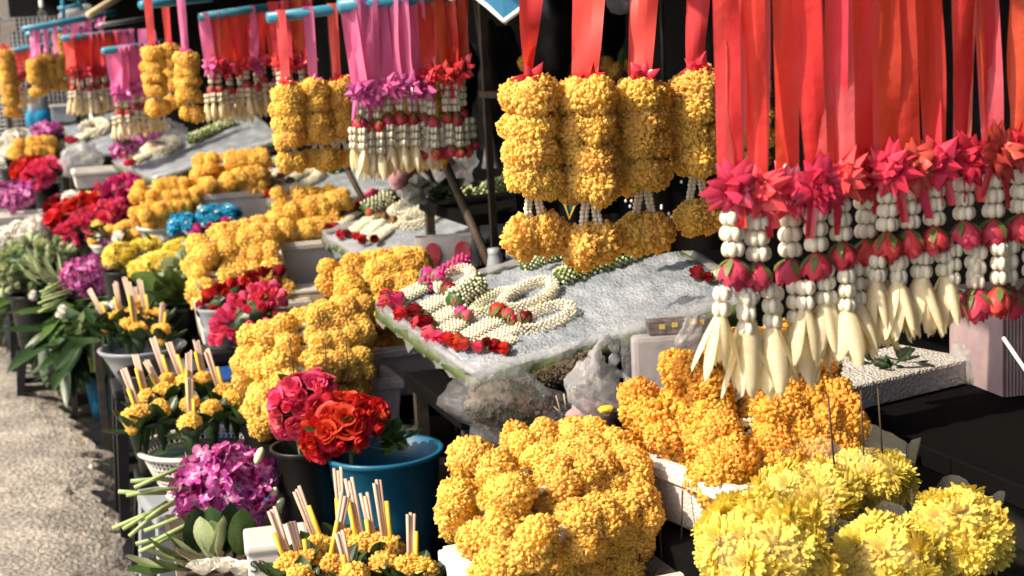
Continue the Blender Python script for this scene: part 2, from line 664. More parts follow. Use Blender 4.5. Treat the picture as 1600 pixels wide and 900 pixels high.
@cached
def bow_mesh(m, seed, n):
    """star pull-bow, unit radius, facing -Y"""
    rd = random.Random(seed)
    mb = MB()
    for i in range(n):
        if i < n * .55:
            a = 2 * PI * i / int(n * .55) + rd.uniform(-.2, .2)
            el = rd.uniform(-.1, .35)
            L = rd.uniform(.7, 1.15)
        else:
            a = rd.uniform(0, 2 * PI)
            el = rd.uniform(.55, 1.25)
            L = rd.uniform(.6, .9)
        d = Vector((math.cos(a) * math.cos(el), -math.sin(el), math.sin(a) * math.cos(el)))
        s = d.cross(Vector((0, -1, 0)))
        s = s.normalized() if s.length > .05 else Vector((1, 0, 0))
        nn = s.cross(d).normalized()
        wd = rd.uniform(.2, .34)
        for sg in (1, -1):                # two folds of the ribbon meeting in a point
            v = [d * .05, d * .45 * L + s * wd + nn * .10 * sg, d * .5 * L + nn * .28 * sg, d * .45 * L - s * wd + nn * .10 * sg, d * L]
            mb.add(v, [(0, 1, 2), (0, 2, 3), (1, 4, 2), (2, 4, 3)])
    return mb.mesh('bow', m, seed % 2 == 0)


def ribbon(top, bot, w0, w1, ang, m, tw=0.0, bow=0.0, nv=14, name='ribbon', parent=None, seed=0):
    """hanging satin strip from top to bot; ang = turn about Z of its face"""
    rd = random.Random(seed)
    top, bot = Vector(top), Vector(bot)
    d = bot - top
    pts = []
    cols = (-1, -.45, -.4, .2, .25, 1)
    f1, f2 = rd.uniform(.5, 1.6), rd.uniform(0, 6)
    fold = rd.uniform(-.35, .35)
    for j in range(nv):
        v = j / (nv - 1)
        w_ = (w0 + (w1 - w0) * v ** 1.5)
        a = ang + tw * (v - .2) + .12 * math.sin(v * 4 * f1 + f2)
        sx, sy = math.cos(a), math.sin(a)
        c = top + d * v + Vector((-sy, sx, 0)) * (bow * math.sin(v * PI))
        for u in cols:
            q = fold * w_ * (1 - abs(u)) * (.35 + .65 * math.sin(v * 2.2 + f2) ** 2) + .06 * w_ * math.sin(v * 9 * f1 + u * 2 + f2)
            pts.append(c + Vector((sx, sy, 0)) * (u * w_ * .5) + Vector((-sy, sx, 0)) * q)
    mb = MB().grid(pts, len(cols), nv)
    return put(name, mb.mesh(name, m, True), parent)


def stuff(o):
    o['kind'] = 'stuff'
    return o


def bead_rope(path, r, bl, n, mats, prob=0.0, rz=1.5, seed=0, flat=1.0):
    """mesh of small buds set in rings along a path"""
    rd = random.Random(seed)
    path = [Vector(p) for p in path]
    L = [0]
    for a, b in zip(path, path[1:]):
        L.append(L[-1] + (b - a).length)
    mb = MB()
    ns = max(2, int(L[-1] / bl))
    k = 0
    for i in range(ns):
        s = L[-1] * (i + .5) / ns
        while k < len(L) - 2 and L[k + 1] < s:
            k += 1
        t = (s - L[k]) / max(1e-9, L[k + 1] - L[k])
        c = path[k].lerp(path[k + 1], t)
        d = (path[k + 1] - path[k]).normalized()
        a = Vector((0, 0, 1)) - d * d.z
        a = a.normalized() if a.length > .05 else Vector((1, 0, 0))
        b = d.cross(a)
        for j in range(n):
            th = 2 * PI * (j + .5 * (i % 2)) / n
            o = a * math.cos(th) * flat + b * math.sin(th)
            rr = r * rd.uniform(.85, 1.12)
            mb.octa(c + o * rr, bl * .62, bl * .62 * rz, (o + d * rd.uniform(-.4, .4)).normalized(), 1 if rd.random() < prob else 0)
    return mb.mesh('bud_rope', mats, True)


# ================================================================== SETTING
def edge_x(y):
    pts = ((-5, .04), (3, .12), (4.56, .175), (5.5, .20), (6.4, .20), (7.2, .13), (8.2, .03), (9.6, -.22), (14, -.5), (60, -1.2))
    for (a, b), (c, d) in zip(pts, pts[1:]):
        if y <= c:
            return b + (d - b) * (y - a) / (c - a)
    return pts[-1][1]


g = MB()
g.add([(-120, -60, -.09), (120, -60, -.09), (120, 160, -.09), (-120, 160, -.09)], [(0, 1, 2, 3)])
tag(put('ground', g.mesh('ground', 'gutter')), None, None, kind='structure')


def build_road():
    ys = [-40, -10, -2, 1] + [2 + .035 * i for i in range(260)] + [12, 15, 25, 60, 150]
    us = [-110, -20, -4, -2, -1.6] + [-1.4 + .035 * i for i in range(41)]
    pts = []
    for y in ys:
        e = edge_x(y)
        for u in us:
            h = 0
            x = e + u
            if u > -1.45 and 2 <= y <= 11.1:
                x += U(-.012, .012)
                wob = .05 * math.sin(y * 5.1) + .04 * math.sin(y * 11.7 + 1) + .02 * math.sin(y * 27)
                h = U(-.003, .003) - .05 * max(0, (u + .22 + wob) / .22) ** 1.6 + .012 * math.sin(3 * x + 2 * y)
                if u > -.12:
                    h += U(-.012, .006)
                    x += U(-.02, .02) + wob * .5
            pts.append((x, y, h))
    n = len(us)
    last = len(pts)
    mb = MB().grid(pts, n, len(ys))
    # broken rim down to the gutter
    rim = [pts[j * n + n - 1] for j in range(len(ys))]
    low = [(x + .05 + U(-.015, .02), y, -.10) for x, y, z in rim]
    mb.grid(rim + low, len(ys), 2)
    return mb.mesh('road', 'asphalt')


tag(put('road', build_road()), None, None, kind='structure')

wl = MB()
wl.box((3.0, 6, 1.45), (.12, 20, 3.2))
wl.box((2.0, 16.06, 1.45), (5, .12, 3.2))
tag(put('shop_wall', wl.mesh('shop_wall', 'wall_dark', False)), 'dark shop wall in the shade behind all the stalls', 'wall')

# awning sheets over the stalls, above the frame: they shade the back of the stalls
aw = MB()
for z, o in ((2.36, 0), (2.345, 1)):
    pts = []
    for j in range(41):
        y = -3 + 20 * j / 40
        for i in range(7):
            x = .43 + .05 * math.sin(y * 2.3) + .03 * math.sin(y * 5.9) + (2.5) * i / 6
            pts.append((x, y, z + .05 * i - .04 * math.sin(i * PI / 6) - .05 * (i == 0)))
    aw.grid(pts, 7, 41)
awt = thing('awning', 'dark canvas awning stretched high over the stalls', 'awning')
put('canvas', aw.mesh('canvas', 'awning'), awt)
for y in (.2, 5.3, 10.4):
    put('post', MB().tube([(2.2, y, -.09), (2.2, y, 2.44)], .025, 8).mesh('post', 'metal_dark'), awt)

# ================================================================== SUPPORTS


def table(label, x0, x1, y0, y1, z, m='cloth_shade_black', leg='metal_dark', name='display_table'):  # default black top carries the shade between the goods in its colour
    t = thing(name, label, 'table', ((x0 + x1) / 2, (y0 + y1) / 2, -.09))
    h = z + .09
    put('table_top', bevel(MB().box((0, 0, h - .02), (x1 - x0, y1 - y0, .04)).mesh('table_top', m, False), .004, 1), t)
    for sx in (-1, 1):
        for sy in (-1, 1):
            put('leg', MB().box((sx * ((x1 - x0) / 2 - .03), sy * ((y1 - y0) / 2 - .03), (h - .04) / 2), (.03, .03, h - .042)).mesh('leg', leg, False), t)
    return t


def stool(label, c, wd, h, m, zb=-.09, name='plastic_stool', yaw=0):
    t = thing(name, label, 'stool', (c[0], c[1], zb), (0, 0, yaw))
    put('seat', bevel(MB().box((0, 0, h - .02), (wd, wd, .04)).mesh('seat', m, False), .008, 2), t)
    for sx in (-1, 1):
        for sy in (-1, 1):
            a = Vector((sx * (wd / 2 - .025), sy * (wd / 2 - .025), h - .035))
            b = Vector((sx * (wd / 2 + .012), sy * (wd / 2 + .012), 0))
            mb = MB()
            for p, q in ((a, b),):
                vs = []
                for pt, s_ in ((p, .022), (q, .016)):
                    for dx, dy in ((-1, -1), (1, -1), (1, 1), (-1, 1)):
                        vs.append(pt + Vector((dx * s_, dy * s_, 0)))
                mb.add(vs, [(0, 1, 5, 4), (1, 2, 6, 5), (2, 3, 7, 6), (3, 0, 4, 7), (3, 2, 1, 0), (4, 5, 6, 7)])
            put('leg', mb.mesh('leg', m, False), t)
    for ax in (0, 1):
        for s_ in (-1, 1):
            c2 = [0, 0, h * .4]
            c2[1 - ax] = s_ * (wd / 2 - .004)
            d2 = [.012, .012, .03]
            d2[ax] = wd - .01
            put('rail', MB().box(c2, d2).mesh('rail', m, False), t)
    return t


def bucket(label, c, r, h, m, zrim, taper=.74, name='bucket', handle=False):
    """c = (x, y); rim at zrim"""
    t = thing(name, label, 'bucket', (c[0], c[1], zrim - h))
    pr = [(0.001, .0), (r * taper, .0), (r * (taper + (1 - taper) * .5), h * .5), (r * .985, h - .018), (r * 1.04, h - .014), (r * 1.07, h - .004), (r * 1.05, h), (r * .97, h - .002),
          (r * (taper + (1 - taper) * .5) - .006, h * .5), (r * taper - .006, .012), (.001, .012)]
    put('body', MB().lathe(pr, 40).mesh('body', m), t)
    if handle:
        pts = [(r * 1.05 * math.cos(a), -.01 - r * .35 * math.sin(a), h - .03 - r * .95 * math.sin(a)) for a in [PI * i / 14 for i in range(15)]]
        put('handle', MB().tube(pts, .004, 6).mesh('handle', 'plastic_white'), t)
    return t


def foam_box(label, c, dx, dy, h, yaw=0, m='foam', lip=True, name='foam_box', wall=.022, cat='box'):
    """c = centre of the rim"""
    t = thing(name, label, cat, (c[0], c[1], c[2] - h), (0, 0, yaw))
    tp = .93
    mb = MB()
    o, i = [], []
    for s_, z in ((tp, 0), (1, h)):
        o += [(sx * dx / 2 * s_, sy * dy / 2 * s_, z) for sx, sy in ((-1, -1), (1, -1), (1, 1), (-1, 1))]
    for s_, z in ((tp, .02), (1, h)):
        i += [(sx * (dx / 2 * s_ - wall), sy * (dy / 2 * s_ - wall), z) for sx, sy in ((-1, -1), (1, -1), (1, 1), (-1, 1))]
    fs = [(3, 2, 1, 0), (8, 9, 10, 11)]
    for k in range(4):
        n = (k + 1) % 4
        fs += [(k, n, 4 + n, 4 + k), (8 + n, 8 + k, 12 + k, 12 + n), (4 + k, 4 + n, 12 + n, 12 + k)]
    mb.add(o + i, fs)
    put('body', bevel(mb.mesh('body', m, False), .006, 2), t)
    if lip:
        for k, (cx, cy, lx, ly) in enumerate(((0, -dy / 2, dx + .012, .01), (0, dy / 2, dx + .012, .01), (-dx / 2, 0, .01, dy - .012), (dx / 2, 0, .01, dy - .012))):
            put('rim', bevel(MB().box((cx, cy, h - .019), (lx, ly, .022)).mesh('rim', m, False), .003, 1), t)
    return t


# ================================================================== MARIGOLD GARLANDS
def marigold_garland(name, label, group, loc, rot, m, near=True, tiers=4, per=5, sc=1.0, puffs=2, strand=.035):
    """body hangs down -Z from the origin, then two white bud strands and a puff of heads"""
    t = thing(name, label, 'garland', loc, rot, group, sc)
    rh = .0305 if per >= 5 else .035
    for k in range(tiers):
        z = -.020 - .045 * k
        a0 = U(0, 6)
        for i in range(per):
            a = a0 + 2 * PI * i / per + U(-.18, .18)
            rr = (.0290 if per >= 5 else .023) * U(.82, 1.15)
            d = Vector((math.cos(a), math.sin(a), U(-.35, .35)))
            q = d.to_track_quat('Z', 'Y') @ Quaternion((0, 0, 1), U(0, 6))
            put('marigold_head', head(m, near), t, (rr * d.x, rr * d.y, z + U(-.009, .009)), q, tuple(rh * U(.84, 1.18) for _ in range(3)))
    zb = -.020 - .045 * (tiers - 1) - .022
    if strand:
        for s_ in (-1, 1):
            mb = MB()
            x0, x1 = s_ * .006, s_ * .016
            nb_ = max(6, int(strand / .0062))
            for j in range(nb_):
                v = j / (nb_ - 1)
                for e in (-1, 1):
                    mb.ball((x0 + (x1 - x0) * v + e * .0035, U(-.002, .002), zb - strand * v), .0052, .0052, .0045, 6, 4)
            put('bud_strand', mb.mesh('bud_strand', 'jasmine'), t)
    for i in range(puffs):
        s_ = (-1, 1)[i % 2]
        put('marigold_head', head(m, near), t, (s_ * .02 + U(-.006, .006), U(-.008, .008), zb - strand - .022 + U(-.006, .006)), Euler((U(-.5, .5) + PI / 2, U(-.4, .4), U(0, 6))).to_quaternion(), .036 * U(.88, 1.12))
    return t


def lying(a, roll=0.0):
    a = Vector(a).normalized()
    return Vector((0, 0, -1)).rotation_difference(a) @ Quaternion((0, 0, 1), roll)


def cull(roots):
    """leave out the heads buried inside a heap"""
    hs = []
    for o in COL.objects:
        if o.parent in roots and o.name.startswith('marigold_head'):
            hs.append(o)
    if not hs:
        return
    mw = {r: Matrix.LocRotScale(r.location, r.rotation_quaternion if r.rotation_mode == 'QUATERNION' else r.rotation_euler.to_quaternion(), r.scale) for r in roots}
    pos = np.array([mw[o.parent] @ o.location for o in hs])
    rad = np.array([o.scale[0] * o.parent.scale[0] for o in hs])
    dirs = [Vector(d).normalized() for d in ((-.3, -1, .3), (-.3, -.6, .8), (0, 0, 1), (-1, -.2, .3), (-.6, -.6, .3), (-.8, 0, .8), (.5, -.8, .4), (.8, -.3, .5), (0, .4, .8), (-.5, -1, 0), (.2, -1, 0), (-1, .4, .2))]
    for i, o in enumerate(hs):
        rel = pos - pos[i]
        seen = False
        for d in dirs:
            d = np.array(d)
            al = rel @ d
            pe = np.linalg.norm(rel - np.outer(al, d), axis=1)
            if not np.any((al > rad * .5) & (pe < rad * .62)):
                seen = True
                break
        if not seen:
            bpy.data.objects.remove(o)


LAYER = ('bottom', 'second', 'third', 'fourth', 'fifth')
NTH = ('nearest', 'second', 'third', 'fourth', 'fifth')


def pile(label, group, c, yaw, counts, m, near=True, sc=1.0, pitch=.088, lift=.062, per=5, tilt=.05, back=.007, tiers=4):
    """c = centre of the bottom layer; garlands lie across, puffs towards the road"""
    c = Vector(c)
    rz = Matrix.Rotation(yaw, 3, 'Z')
    roots = []
    for i, n in enumerate(counts):
        for j in range(n):
            yy = (j - (n - 1) / 2) * pitch * sc + U(-.014, .014) + (i % 2) * .012
            p = c + rz @ Vector((.105 * sc + back * i + U(-.035, .03), yy, i * lift * sc + U(-.012, .014)))
            a = rz @ Vector((-1, U(-.3, .3), -tilt - U(-.12, .16)))
            lay = 'top' if i == len(counts) - 1 else LAYER[i]
            kd, _, where = label.partition(' garland ')
            roots.append(marigold_garland('marigold_garland', '%s %s garland of the %s layer %s' % (NTH[j], kd, lay, where), group, p, lying(a, U(0, 6)), m, near, tiers, per, sc, 3, .042))
    cull(roots)


def skewer(p, L, label, group):
    tag(put('bamboo_skewer', MB().tube([p, Vector(p) + Vector((U(-.01, .01), U(-.01, .01), L))], .0016, 5).mesh('bamboo_skewer', 'wood_dark')), label, 'skewer', group)


# front pile
table('low black table under the front box of marigolds', .58, 1.02, 2.10, 2.66, .585)
foam_box('white foam box under the largest front marigold pile', (.83, 2.25, .735), .36, .34, .148, .06)
pile('yellow marigold garland heaped in the front foam box', 'marigold garlands in the front foam box', (.825, 2.30, .71), .10, (4, 4, 4, 3), 'marigold', per=5, lift=.056, pitch=.078)
for k, x in enumerate((.915, .955, .99)):
    skewer((x, 2.165, .74), .11, ('left', 'middle', 'right')[k] + ' thin stick standing against the front marigold pile', 'sticks against the front marigold pile')

# second pile, right of it
table('black table under the right-hand box of orange marigolds', .96, 1.38, 1.98, 2.52, .766)
foam_box('white foam box under the orange marigolds beside the chrysanthemums', (1.176, 2.25, .88), .36, .357, .11, .2)
pile('deep orange marigold garland heaped in the right-hand foam box', 'marigold garlands in the right-hand foam box', (1.175, 2.25, .875), .16, (4, 4, 3, 2), 'marigold_shaded', per=5, lift=.052, pitch=.082)
for k, x in enumerate((1.20, 1.255, 1.29)):
    skewer((x, 2.02, .90), .12, ('left', 'middle', 'right')[k] + ' thin stick standing against the orange marigold pile', 'sticks against the orange marigold pile')

# pile behind the rose buckets
table('black table under the marigold pile behind the roses', .52, .95, 3.62, 4.14, .60)
foam_box('white foam box of the marigold pile behind the roses', (.74, 3.94, .735), .36, .36, .132)
pile('yellow marigold garland heaped behind the pink and red roses', 'marigold garlands behind the roses', (.69, 3.83, .69), .10, (4, 4, 4, 3, 2), 'marigold_gold', per=5, lift=.056, pitch=.08)
for k, (px, py) in enumerate(((460, 590), (510, 600), (545, 590))):
    p = P(px, py, 3.62)
    skewer(p, .10, ('left', 'middle', 'right')[k] + ' thin stick standing against the marigolds behind the roses', 'sticks against the marigolds behind the roses')

# pile under the left corner of the first ice tray
table('black table under the marigold box below the first tray', .84, 1.25, 3.86, 4.40, .63)
foam_box('white foam box left of the first ice tray', (1.00, 4.14, .78), .36, .38, .148, .06)
pile('yellow marigold garland heaped left of the first ice tray', 'marigold garlands left of the first ice tray', (.97, 4.10, .80), .10, (3, 4, 3, 2), 'marigold', per=4, lift=.062)

# pile behind the pink rose bunch
table('black table under the domed marigold pile behind red roses', .56, .98, 5.22, 5.76, .56)
foam_box('pale foam box under the domed marigold pile', (.775, 5.48, .725), .40, .42, .163, -.05)
pile('yellow marigold garland in the domed pile behind red roses', 'marigold garlands in the domed pile', (.755, 5.46, .745), .10, (4, 4, 3, 2), 'marigold_gold', False, per=4, lift=.062, sc=1.1)

# pile in the white tub left of the second tray
table('black table under the square white marigold tub', .90, 1.26, 5.50, 5.95, .70)
foam_box('square white plastic tub of marigolds left of the second tray', (1.08, 5.70, .90), .31, .36, .178, .0, 'plastic_white', cat='tub', name='plastic_tub')
pile('yellow marigold garland in the square white tub', 'marigold garlands in the square white tub', (1.07, 5.70, .925), .0, (3, 3, 2), 'marigold_gold', False, per=4, sc=.96, lift=.06)

# round tub
bt = bucket('round white bowl of marigolds behind the blue daisies', (.66, 7.03), .155, .13, 'plastic_white', .85, .7, 'bowl')
bt['category'] = 'bowl'
pile('yellow marigold garland heaped in the round white bowl', 'marigold garlands in the round white bowl', (.655, 7.01, .875), .10, (3, 4, 3, 2), 'marigold', False, per=4, sc=.88, lift=.054)
table('black table under the round white marigold bowl', .48, .88, 6.8, 7.28, .72)

table('black table under the long marigold heap', .78, 1.2, 6.9, 7.42, .84)
foam_box('foam box under the long marigold heap beside the third tray', (.99, 7.14, .985), .36, .42, .143, .0)
pile('yellow marigold garland in the long heap beside the third tray', 'marigold garlands beside the third tray', (.98, 7.10, 1.00), .0, (4, 4, 3), 'marigold', False, per=4, lift=.056, sc=1.08)

table('far black table under the last marigold pile', -.06, .34, 10.3, 10.8, .93)
foam_box('dark tray under the last marigold pile by the fence', (.13, 10.54, 1.02), .40, .36, .086, .0, 'plastic_black', False, name='shallow_tray', cat='tray')
pile('yellow marigold garland in the far pile by the fence', 'marigold garlands by the fence', (.14, 10.54, 1.04), .0, (4, 3), 'marigold', False, per=4)


# ================================================================== HANGING GARLANDS
def pole(label, a, b, r=.014, m='bar_blue', name='pole', group=None, cat='pole'):
    mb = MB().tube([a, Vector(a).lerp(Vector(b), .5), b], r, 12)
    return tag(put(name, mb.mesh(name, m)), label, cat, group)


def flower_garland(label, group, top, bow, rib, bowm, end='tassel', near=True, sc=1.0, chain=4, strands=2, tiers=3, rib_w=.036, nrib=2, petal=.064, seed=0, rose='rose_garland'):
    """ribbon from the pole, star bow, white bud chain, rose, bud strands, petals or roses"""
    rd = random.Random(seed)
    top, bow = Vector(top), Vector(bow)
    t = thing('flower_garland', label, 'garland', bow, None, group)
    for k in range(nrib):
        o = Vector(((k - (nrib - 1) / 2) * .014 + rd.uniform(-.005, .005), (k - (nrib - 1) / 2) * .02, 0)) * sc
        ribbon(top - bow + o, Vector((rd.uniform(-.006, .006), rd.uniform(-.004, .004), 0)) * sc, rib_w * sc * rd.uniform(.85, 1.15), rib_w * sc * rd.uniform(.75, 1.1), -.32 + rd.uniform(-.5, .5),
               'ribbon_rose' if (near and k == 1 and seed % 3 != 1) else rib, rd.uniform(-.9, .9), rd.uniform(-.008, .008), 14 if near else 8, 'ribbon', t, seed * 7 + k)
    put('bow', bow_mesh('bow_coral' if (bowm == 'bow_red' and seed % 3 == 0) else bowm, seed % 7, 26 if near else 13), t, (0, -.008 * sc, 0), Euler((rd.uniform(-.3, .3), rd.uniform(-1, 1), -.3 + rd.uniform(-.6, .6))), (.0375 if near else .042) * sc)
    for k in range(2 if near else 1):
        o = rd.uniform(-.025, .025) * sc
        ribbon((o * .3, -.01, 0), (o, -.014, -rd.uniform(.04, .07) * sc), .014 * sc, .010 * sc, rd.uniform(-.8, .8), bowm, .5, 0, 5, 'bow_tail', t, seed + k)
    jm = 'jasmine' if near else 'jasmine_far'
    th = .0182 * sc
    z = -.024 * sc
    if near:
        for k in range(chain):
            put('bud_tier', tier_mesh(jm, 6, True), t, (rd.uniform(-.001, .001), 0, z - th * .5), (0, 0, rd.uniform(0, 6)), (.0178 * sc, .0178 * sc, th * 1.02))
            z -= th * .96
    else:
        mb = MB()
        for k in range(chain):
            for i in range(5):
                a = 2 * PI * i / 5 + k
                mb.ball((.0075 * math.cos(a) * sc, .0075 * math.sin(a) * sc, z - th * .5), .006 * sc, .006 * sc, .009 * sc, 5, 4)
            z -= th
        put('bud_chain', mb.mesh('bud_chain', jm), t)
    rs = .0185 * sc * rd.uniform(.92, 1.12)
    rz0 = z - .002 * sc
    ro = put('rose', rose_mesh(rose, 'bell', seed % 5), t, (0, 0, rz0), Euler((PI + rd.uniform(-.12, .12), rd.uniform(-.12, .12), rd.uniform(0, 6))), rs)
    put('sepals', sepal_mesh(seed % 4), ro)
    z = rz0 - rs * 1.45
    offs = {1: [(0, 0)], 2: [(-.0142, 0), (.0142, .002)], 3: [(-.02, .0), (.001, -.01), (.021, .004)], 4: [(-.02, 0), (-.007, -.01), (.008, -.006), (.021, .004)]}[strands]
    if near:
        for sx, sy in offs:
            q = Vector((sx * sc, sy * sc, 0))
            zz = z + rd.uniform(-.004, .006)
            for k in range(tiers):
                put('bud_tier', tier_mesh(jm, 5, True), t, (q.x * (1 + .1 * k), q.y, zz - th * .5), (0, 0, rd.uniform(0, 6)), (.0142 * sc, .0142 * sc, th * .96))
                zz -= th * .95
            if end == 'tassel':
                n = rd.randint(6, 7)
                for k in range(n):
                    a = 2 * PI * k / n + rd.uniform(-.3, .3)
                    fl = rd.uniform(.02, .30)
                    put('champak_petal', champak_mesh(rd.randint(0, 6)), t, (q.x * 1.2 + .004 * math.sin(a), q.y + .004 * -math.cos(a), zz + .004), Euler((-fl, rd.uniform(-.05, .05), a)), petal * sc * rd.uniform(.85, 1.12))
            else:
                r2 = put('rose', rose_mesh(rose, 'bell', (seed + 2) % 5), t, (q.x * 1.35, q.y, zz - .004), Euler((PI + rd.uniform(-.2, .2), rd.uniform(-.2, .2), rd.uniform(0, 6))), .0175 * sc * rd.uniform(.9, 1.15))
                put('sepals', sepal_mesh((seed + 1) % 4), r2)
    else:
        mb = MB()
        mt = MB()
        for sx, sy in offs:
            zz = z + rd.uniform(-.004, .006)
            for k in range(tiers):
                for i in range(5):
                    a = 2 * PI * i / 5 + k
                    mb.ball((sx * sc + .0075 * math.cos(a) * sc, sy * sc + .0075 * math.sin(a) * sc, zz - th * .5), .006 * sc, .006 * sc, .009 * sc, 5, 4)
                zz -= th
            if end == 'tassel':
                for k in range(4):
                    a = 2 * PI * k / 4 + rd.uniform(-.3, .3)
                    me = champak_mesh(rd.randint(0, 6))
                    q = Euler((-rd.uniform(.02, .16), 0, a)).to_matrix()
                    pl = petal * sc * rd.uniform(.85, 1.12)
                    mt.add([q @ (v.co * pl) + Vector((sx * 1.2 * sc, sy * sc, zz + .004)) for v in me.vertices], [tuple(p.vertices) for p in me.polygons])
            else:
                r2 = put('rose', rose_mesh(rose, 'bell', (seed + 2) % 5), t, (sx * 1.35 * sc, sy * sc, zz), Euler((PI + rd.uniform(-.2, .2), rd.uniform(-.2, .2), rd.uniform(0, 6))), .016 * sc)
                put('sepals', sepal_mesh((seed + 1) % 4), r2)
        put('bud_strands', mb.mesh('bud_strands', jm), t)
        if end == 'tassel':
            put('petal_tassel', mt.mesh('petal_tassel', 'champak'), t)
    return t


# --- nearest row, red ribbons, right of the picture
NA, NB = P(1060, -95, 1.69), P(1700, -120, 1.93)
pole('blue pole carrying the nearest red ribbon garlands', NA, NB, .014)
near_spec = [  # px of bow, py of bow, rose px end, length factor, end, strands
    (1142, 292, 'tassel', 2, 3, 1.06, 'first'), (1182, 300, 'tassel', 2, 4, 1.06, 'second'), (1232, 296, 'tassel', 3, 4, 1.06, 'third'), (1274, 288, 'tassel', 2, 3, 1.04, 'fourth'),
    (1312, 276, 'tassel', 3, 4, 1.0, 'fifth'), (1352, 272, 'tassel', 3, 3, 1.02, 'sixth'), (1386, 264, 'tassel', 2, 2, .98, 'seventh'), (1420, 258, 'tassel', 2, 3, 1.0, 'eighth'), (1460, 254, 'tassel', 2, 2, 1.0, 'ninth'),
    (1506, 246, 'rose', 2, 4, 1.0, 'tenth'), (1552, 238, 'rose', 3, 4, 1.05, 'eleventh'), (1596, 232, 'rose', 2, 4, 1.05, 'twelfth')]
for i, (bx, by, en, st, ti, sc, od) in enumerate(near_spec):
    D = 1.70 + .00026 * (bx - 1140) + (.03 if i in (5, 2) else 0)
    b = P(bx, by, D)
    f = (bx - 1060) / 640
    tp = NA.lerp(NB, f)
    tp = Vector((b.x + U(-.01, .01), b.y + U(-.008, .008), tp.z + .012))
    lab = '%s of the nearest red ribbon garlands from the left, ending in %s' % (od, 'cream petals' if en == 'tassel' else 'dark red roses')
    flower_garland(lab, 'nearest red ribbon garlands', tp, b, 'ribbon_red', 'bow_red', en, True, sc, 3, st, max(2, ti - 1), .029, 2, .070, 11 + i)

# --- big marigold garlands on red ribbons
HA, HB = P(740, -70, 2.28), P(1220, -95, 2.5)
pole('blue pole carrying the large marigold garlands', HA, HB, .014)
for i, (bx, by, D, lab) in enumerate(((826, 134, 2.28, 'leftmost large marigold garland on a red ribbon'), (914, 138, 2.31, 'second large marigold garland from the left, hanging lowest'),
                                      (1000, 130, 2.35, 'third large marigold garland from the left on a red ribbon'), (1086, 118, 2.39, 'fourth large marigold garland from the left, in half shade'),
                                      (1160, 122, 2.44, 'large marigold garland half hidden behind the red ribbons'))):
    p = P(bx, by, D)
    g_ = marigold_garland('hanging_marigold_garland', lab, 'large hanging marigold garlands', p, Euler((U(-.05, .05), U(-.04, .04), U(-.2, .2))), 'marigold_gold', True, 4, 5, (.93, .98, .94, .90, .90)[i], 2, .056)
    inv = g_.matrix_basis.to_quaternion().inverted()
    tp = HA.lerp(HB, (bx - 740) / 480)
    s_ = g_.scale[0]
    for k in range(2):
        o = ribbon(inv @ (tp - p) / s_, inv @ Vector((0, 0, .012)), (.042, .056, .052, .044, .05)[i], (.034, .042, .04, .036, .04)[i], -.28, 'ribbon_coral', (1.2, .1, .15, .5, .2)[i], .004 * (k * 2 - 1), 14, 'ribbon', g_, 90 + i * 2 + k)
    put('bow', bow_mesh('bow_red', i % 4, 14), g_, inv @ Vector((0, -.012, .006)), inv @ Euler((U(-.2, .2), U(-1, 1), -.3 + U(-.3, .3))).to_quaternion(), .036)


def hang_row(lab, group, a, b, n, rib, bowm, drop, end='tassel', sc=1.0, seed=0, w_=.036, nrib=2, chain=2, strands=3, tiers=3, petal=.06, f0=.04, f1=.97, rose='rose_garland', jit=.01):
    od = ['first', 'second', 'third', 'fourth', 'fifth', 'sixth', 'seventh', 'eighth', 'ninth', 'tenth', 'eleventh', 'twelfth']
    for i in range(n):
        f = f0 + (f1 - f0) * (i / max(1, n - 1))
        tp = Vector(a).lerp(Vector(b), f)
        p = tp + Vector((U(-jit, jit), U(-.02, .02), -drop + U(-.015, .015)))
        rm, bm = (rib[i % len(rib)], bowm[i % len(bowm)]) if isinstance(rib, (list, tuple)) else (rib, bowm)
        flower_garland(lab % od[i], group, tp + Vector((0, 0, .014)), p, rm, bm, end, False, sc, chain, strands, tiers, w_, nrib, petal, seed + i, rose)


def hang_marigold(lab, group, tp, p, rib, bowm, sc=1.0, tiers=4, near=False, m='marigold_gold', per=4, seed=0, puffs=2):
    g_ = marigold_garland('hanging_marigold_garland', lab, group, p, None, m, near, tiers, per, sc, puffs, .035)
    ribbon((Vector(tp) - Vector(p)) / sc, (0, 0, .005), .034, .028, -.3 + U(-.3, .3), rib, U(-.3, .3), 0, 8, 'ribbon', g_, seed)
    put('bow', bow_mesh(bowm, seed % 4, 11), g_, (0, -.01, .004), Euler((U(-.3, .3), U(-1, 1), -.3)), .032)
    return g_


# --- second row: two blue poles
a, b = P(418, 28, 4.15), P(700, -8, 4.4)
pole('blue pole carrying three marigold garlands above the second tray', a, b, .016)
for i, (px, py, tl) in enumerate(((447, 136, 'leftmost'), (490, 131, 'middle'), (527, 128, 'rightmost'))):
    p = P(px, py, 4.18 + .04 * i)
    tp = Vector((p.x, p.y, a.lerp(b, (px - 418) / 282).z + .016))
    hang_marigold(tl + ' of three marigold garlands hanging left of the pink ribbons', 'marigold garlands above the second tray', tp, p, ('ribbon_coral', 'ribbon_pink', 'ribbon_coral')[i], ('bow_red', 'bow_pink', 'bow_red')[i], .92, 4, True, 'marigold_gold', 5, i)
for i in range(4):
    p = P(555 + 38 * i, 128 + 3 * i, 4.35 + .05 * i)
    tp = Vector((p.x, p.y, p.z + .24))
    hang_marigold(('first', 'second', 'third', 'fourth')[i] + ' marigold garland from the left behind the pink ribbon garlands', 'marigold garlands behind the pink ribbons', tp, p, 'ribbon_coral', 'bow_red', .92, 4, False, 'marigold_gold', 4, i)
a, b = P(529, 10, 3.95), P(840, -22, 4.2)
pole('upper blue pole carrying pink and red ribbon garlands', a, b, .018)
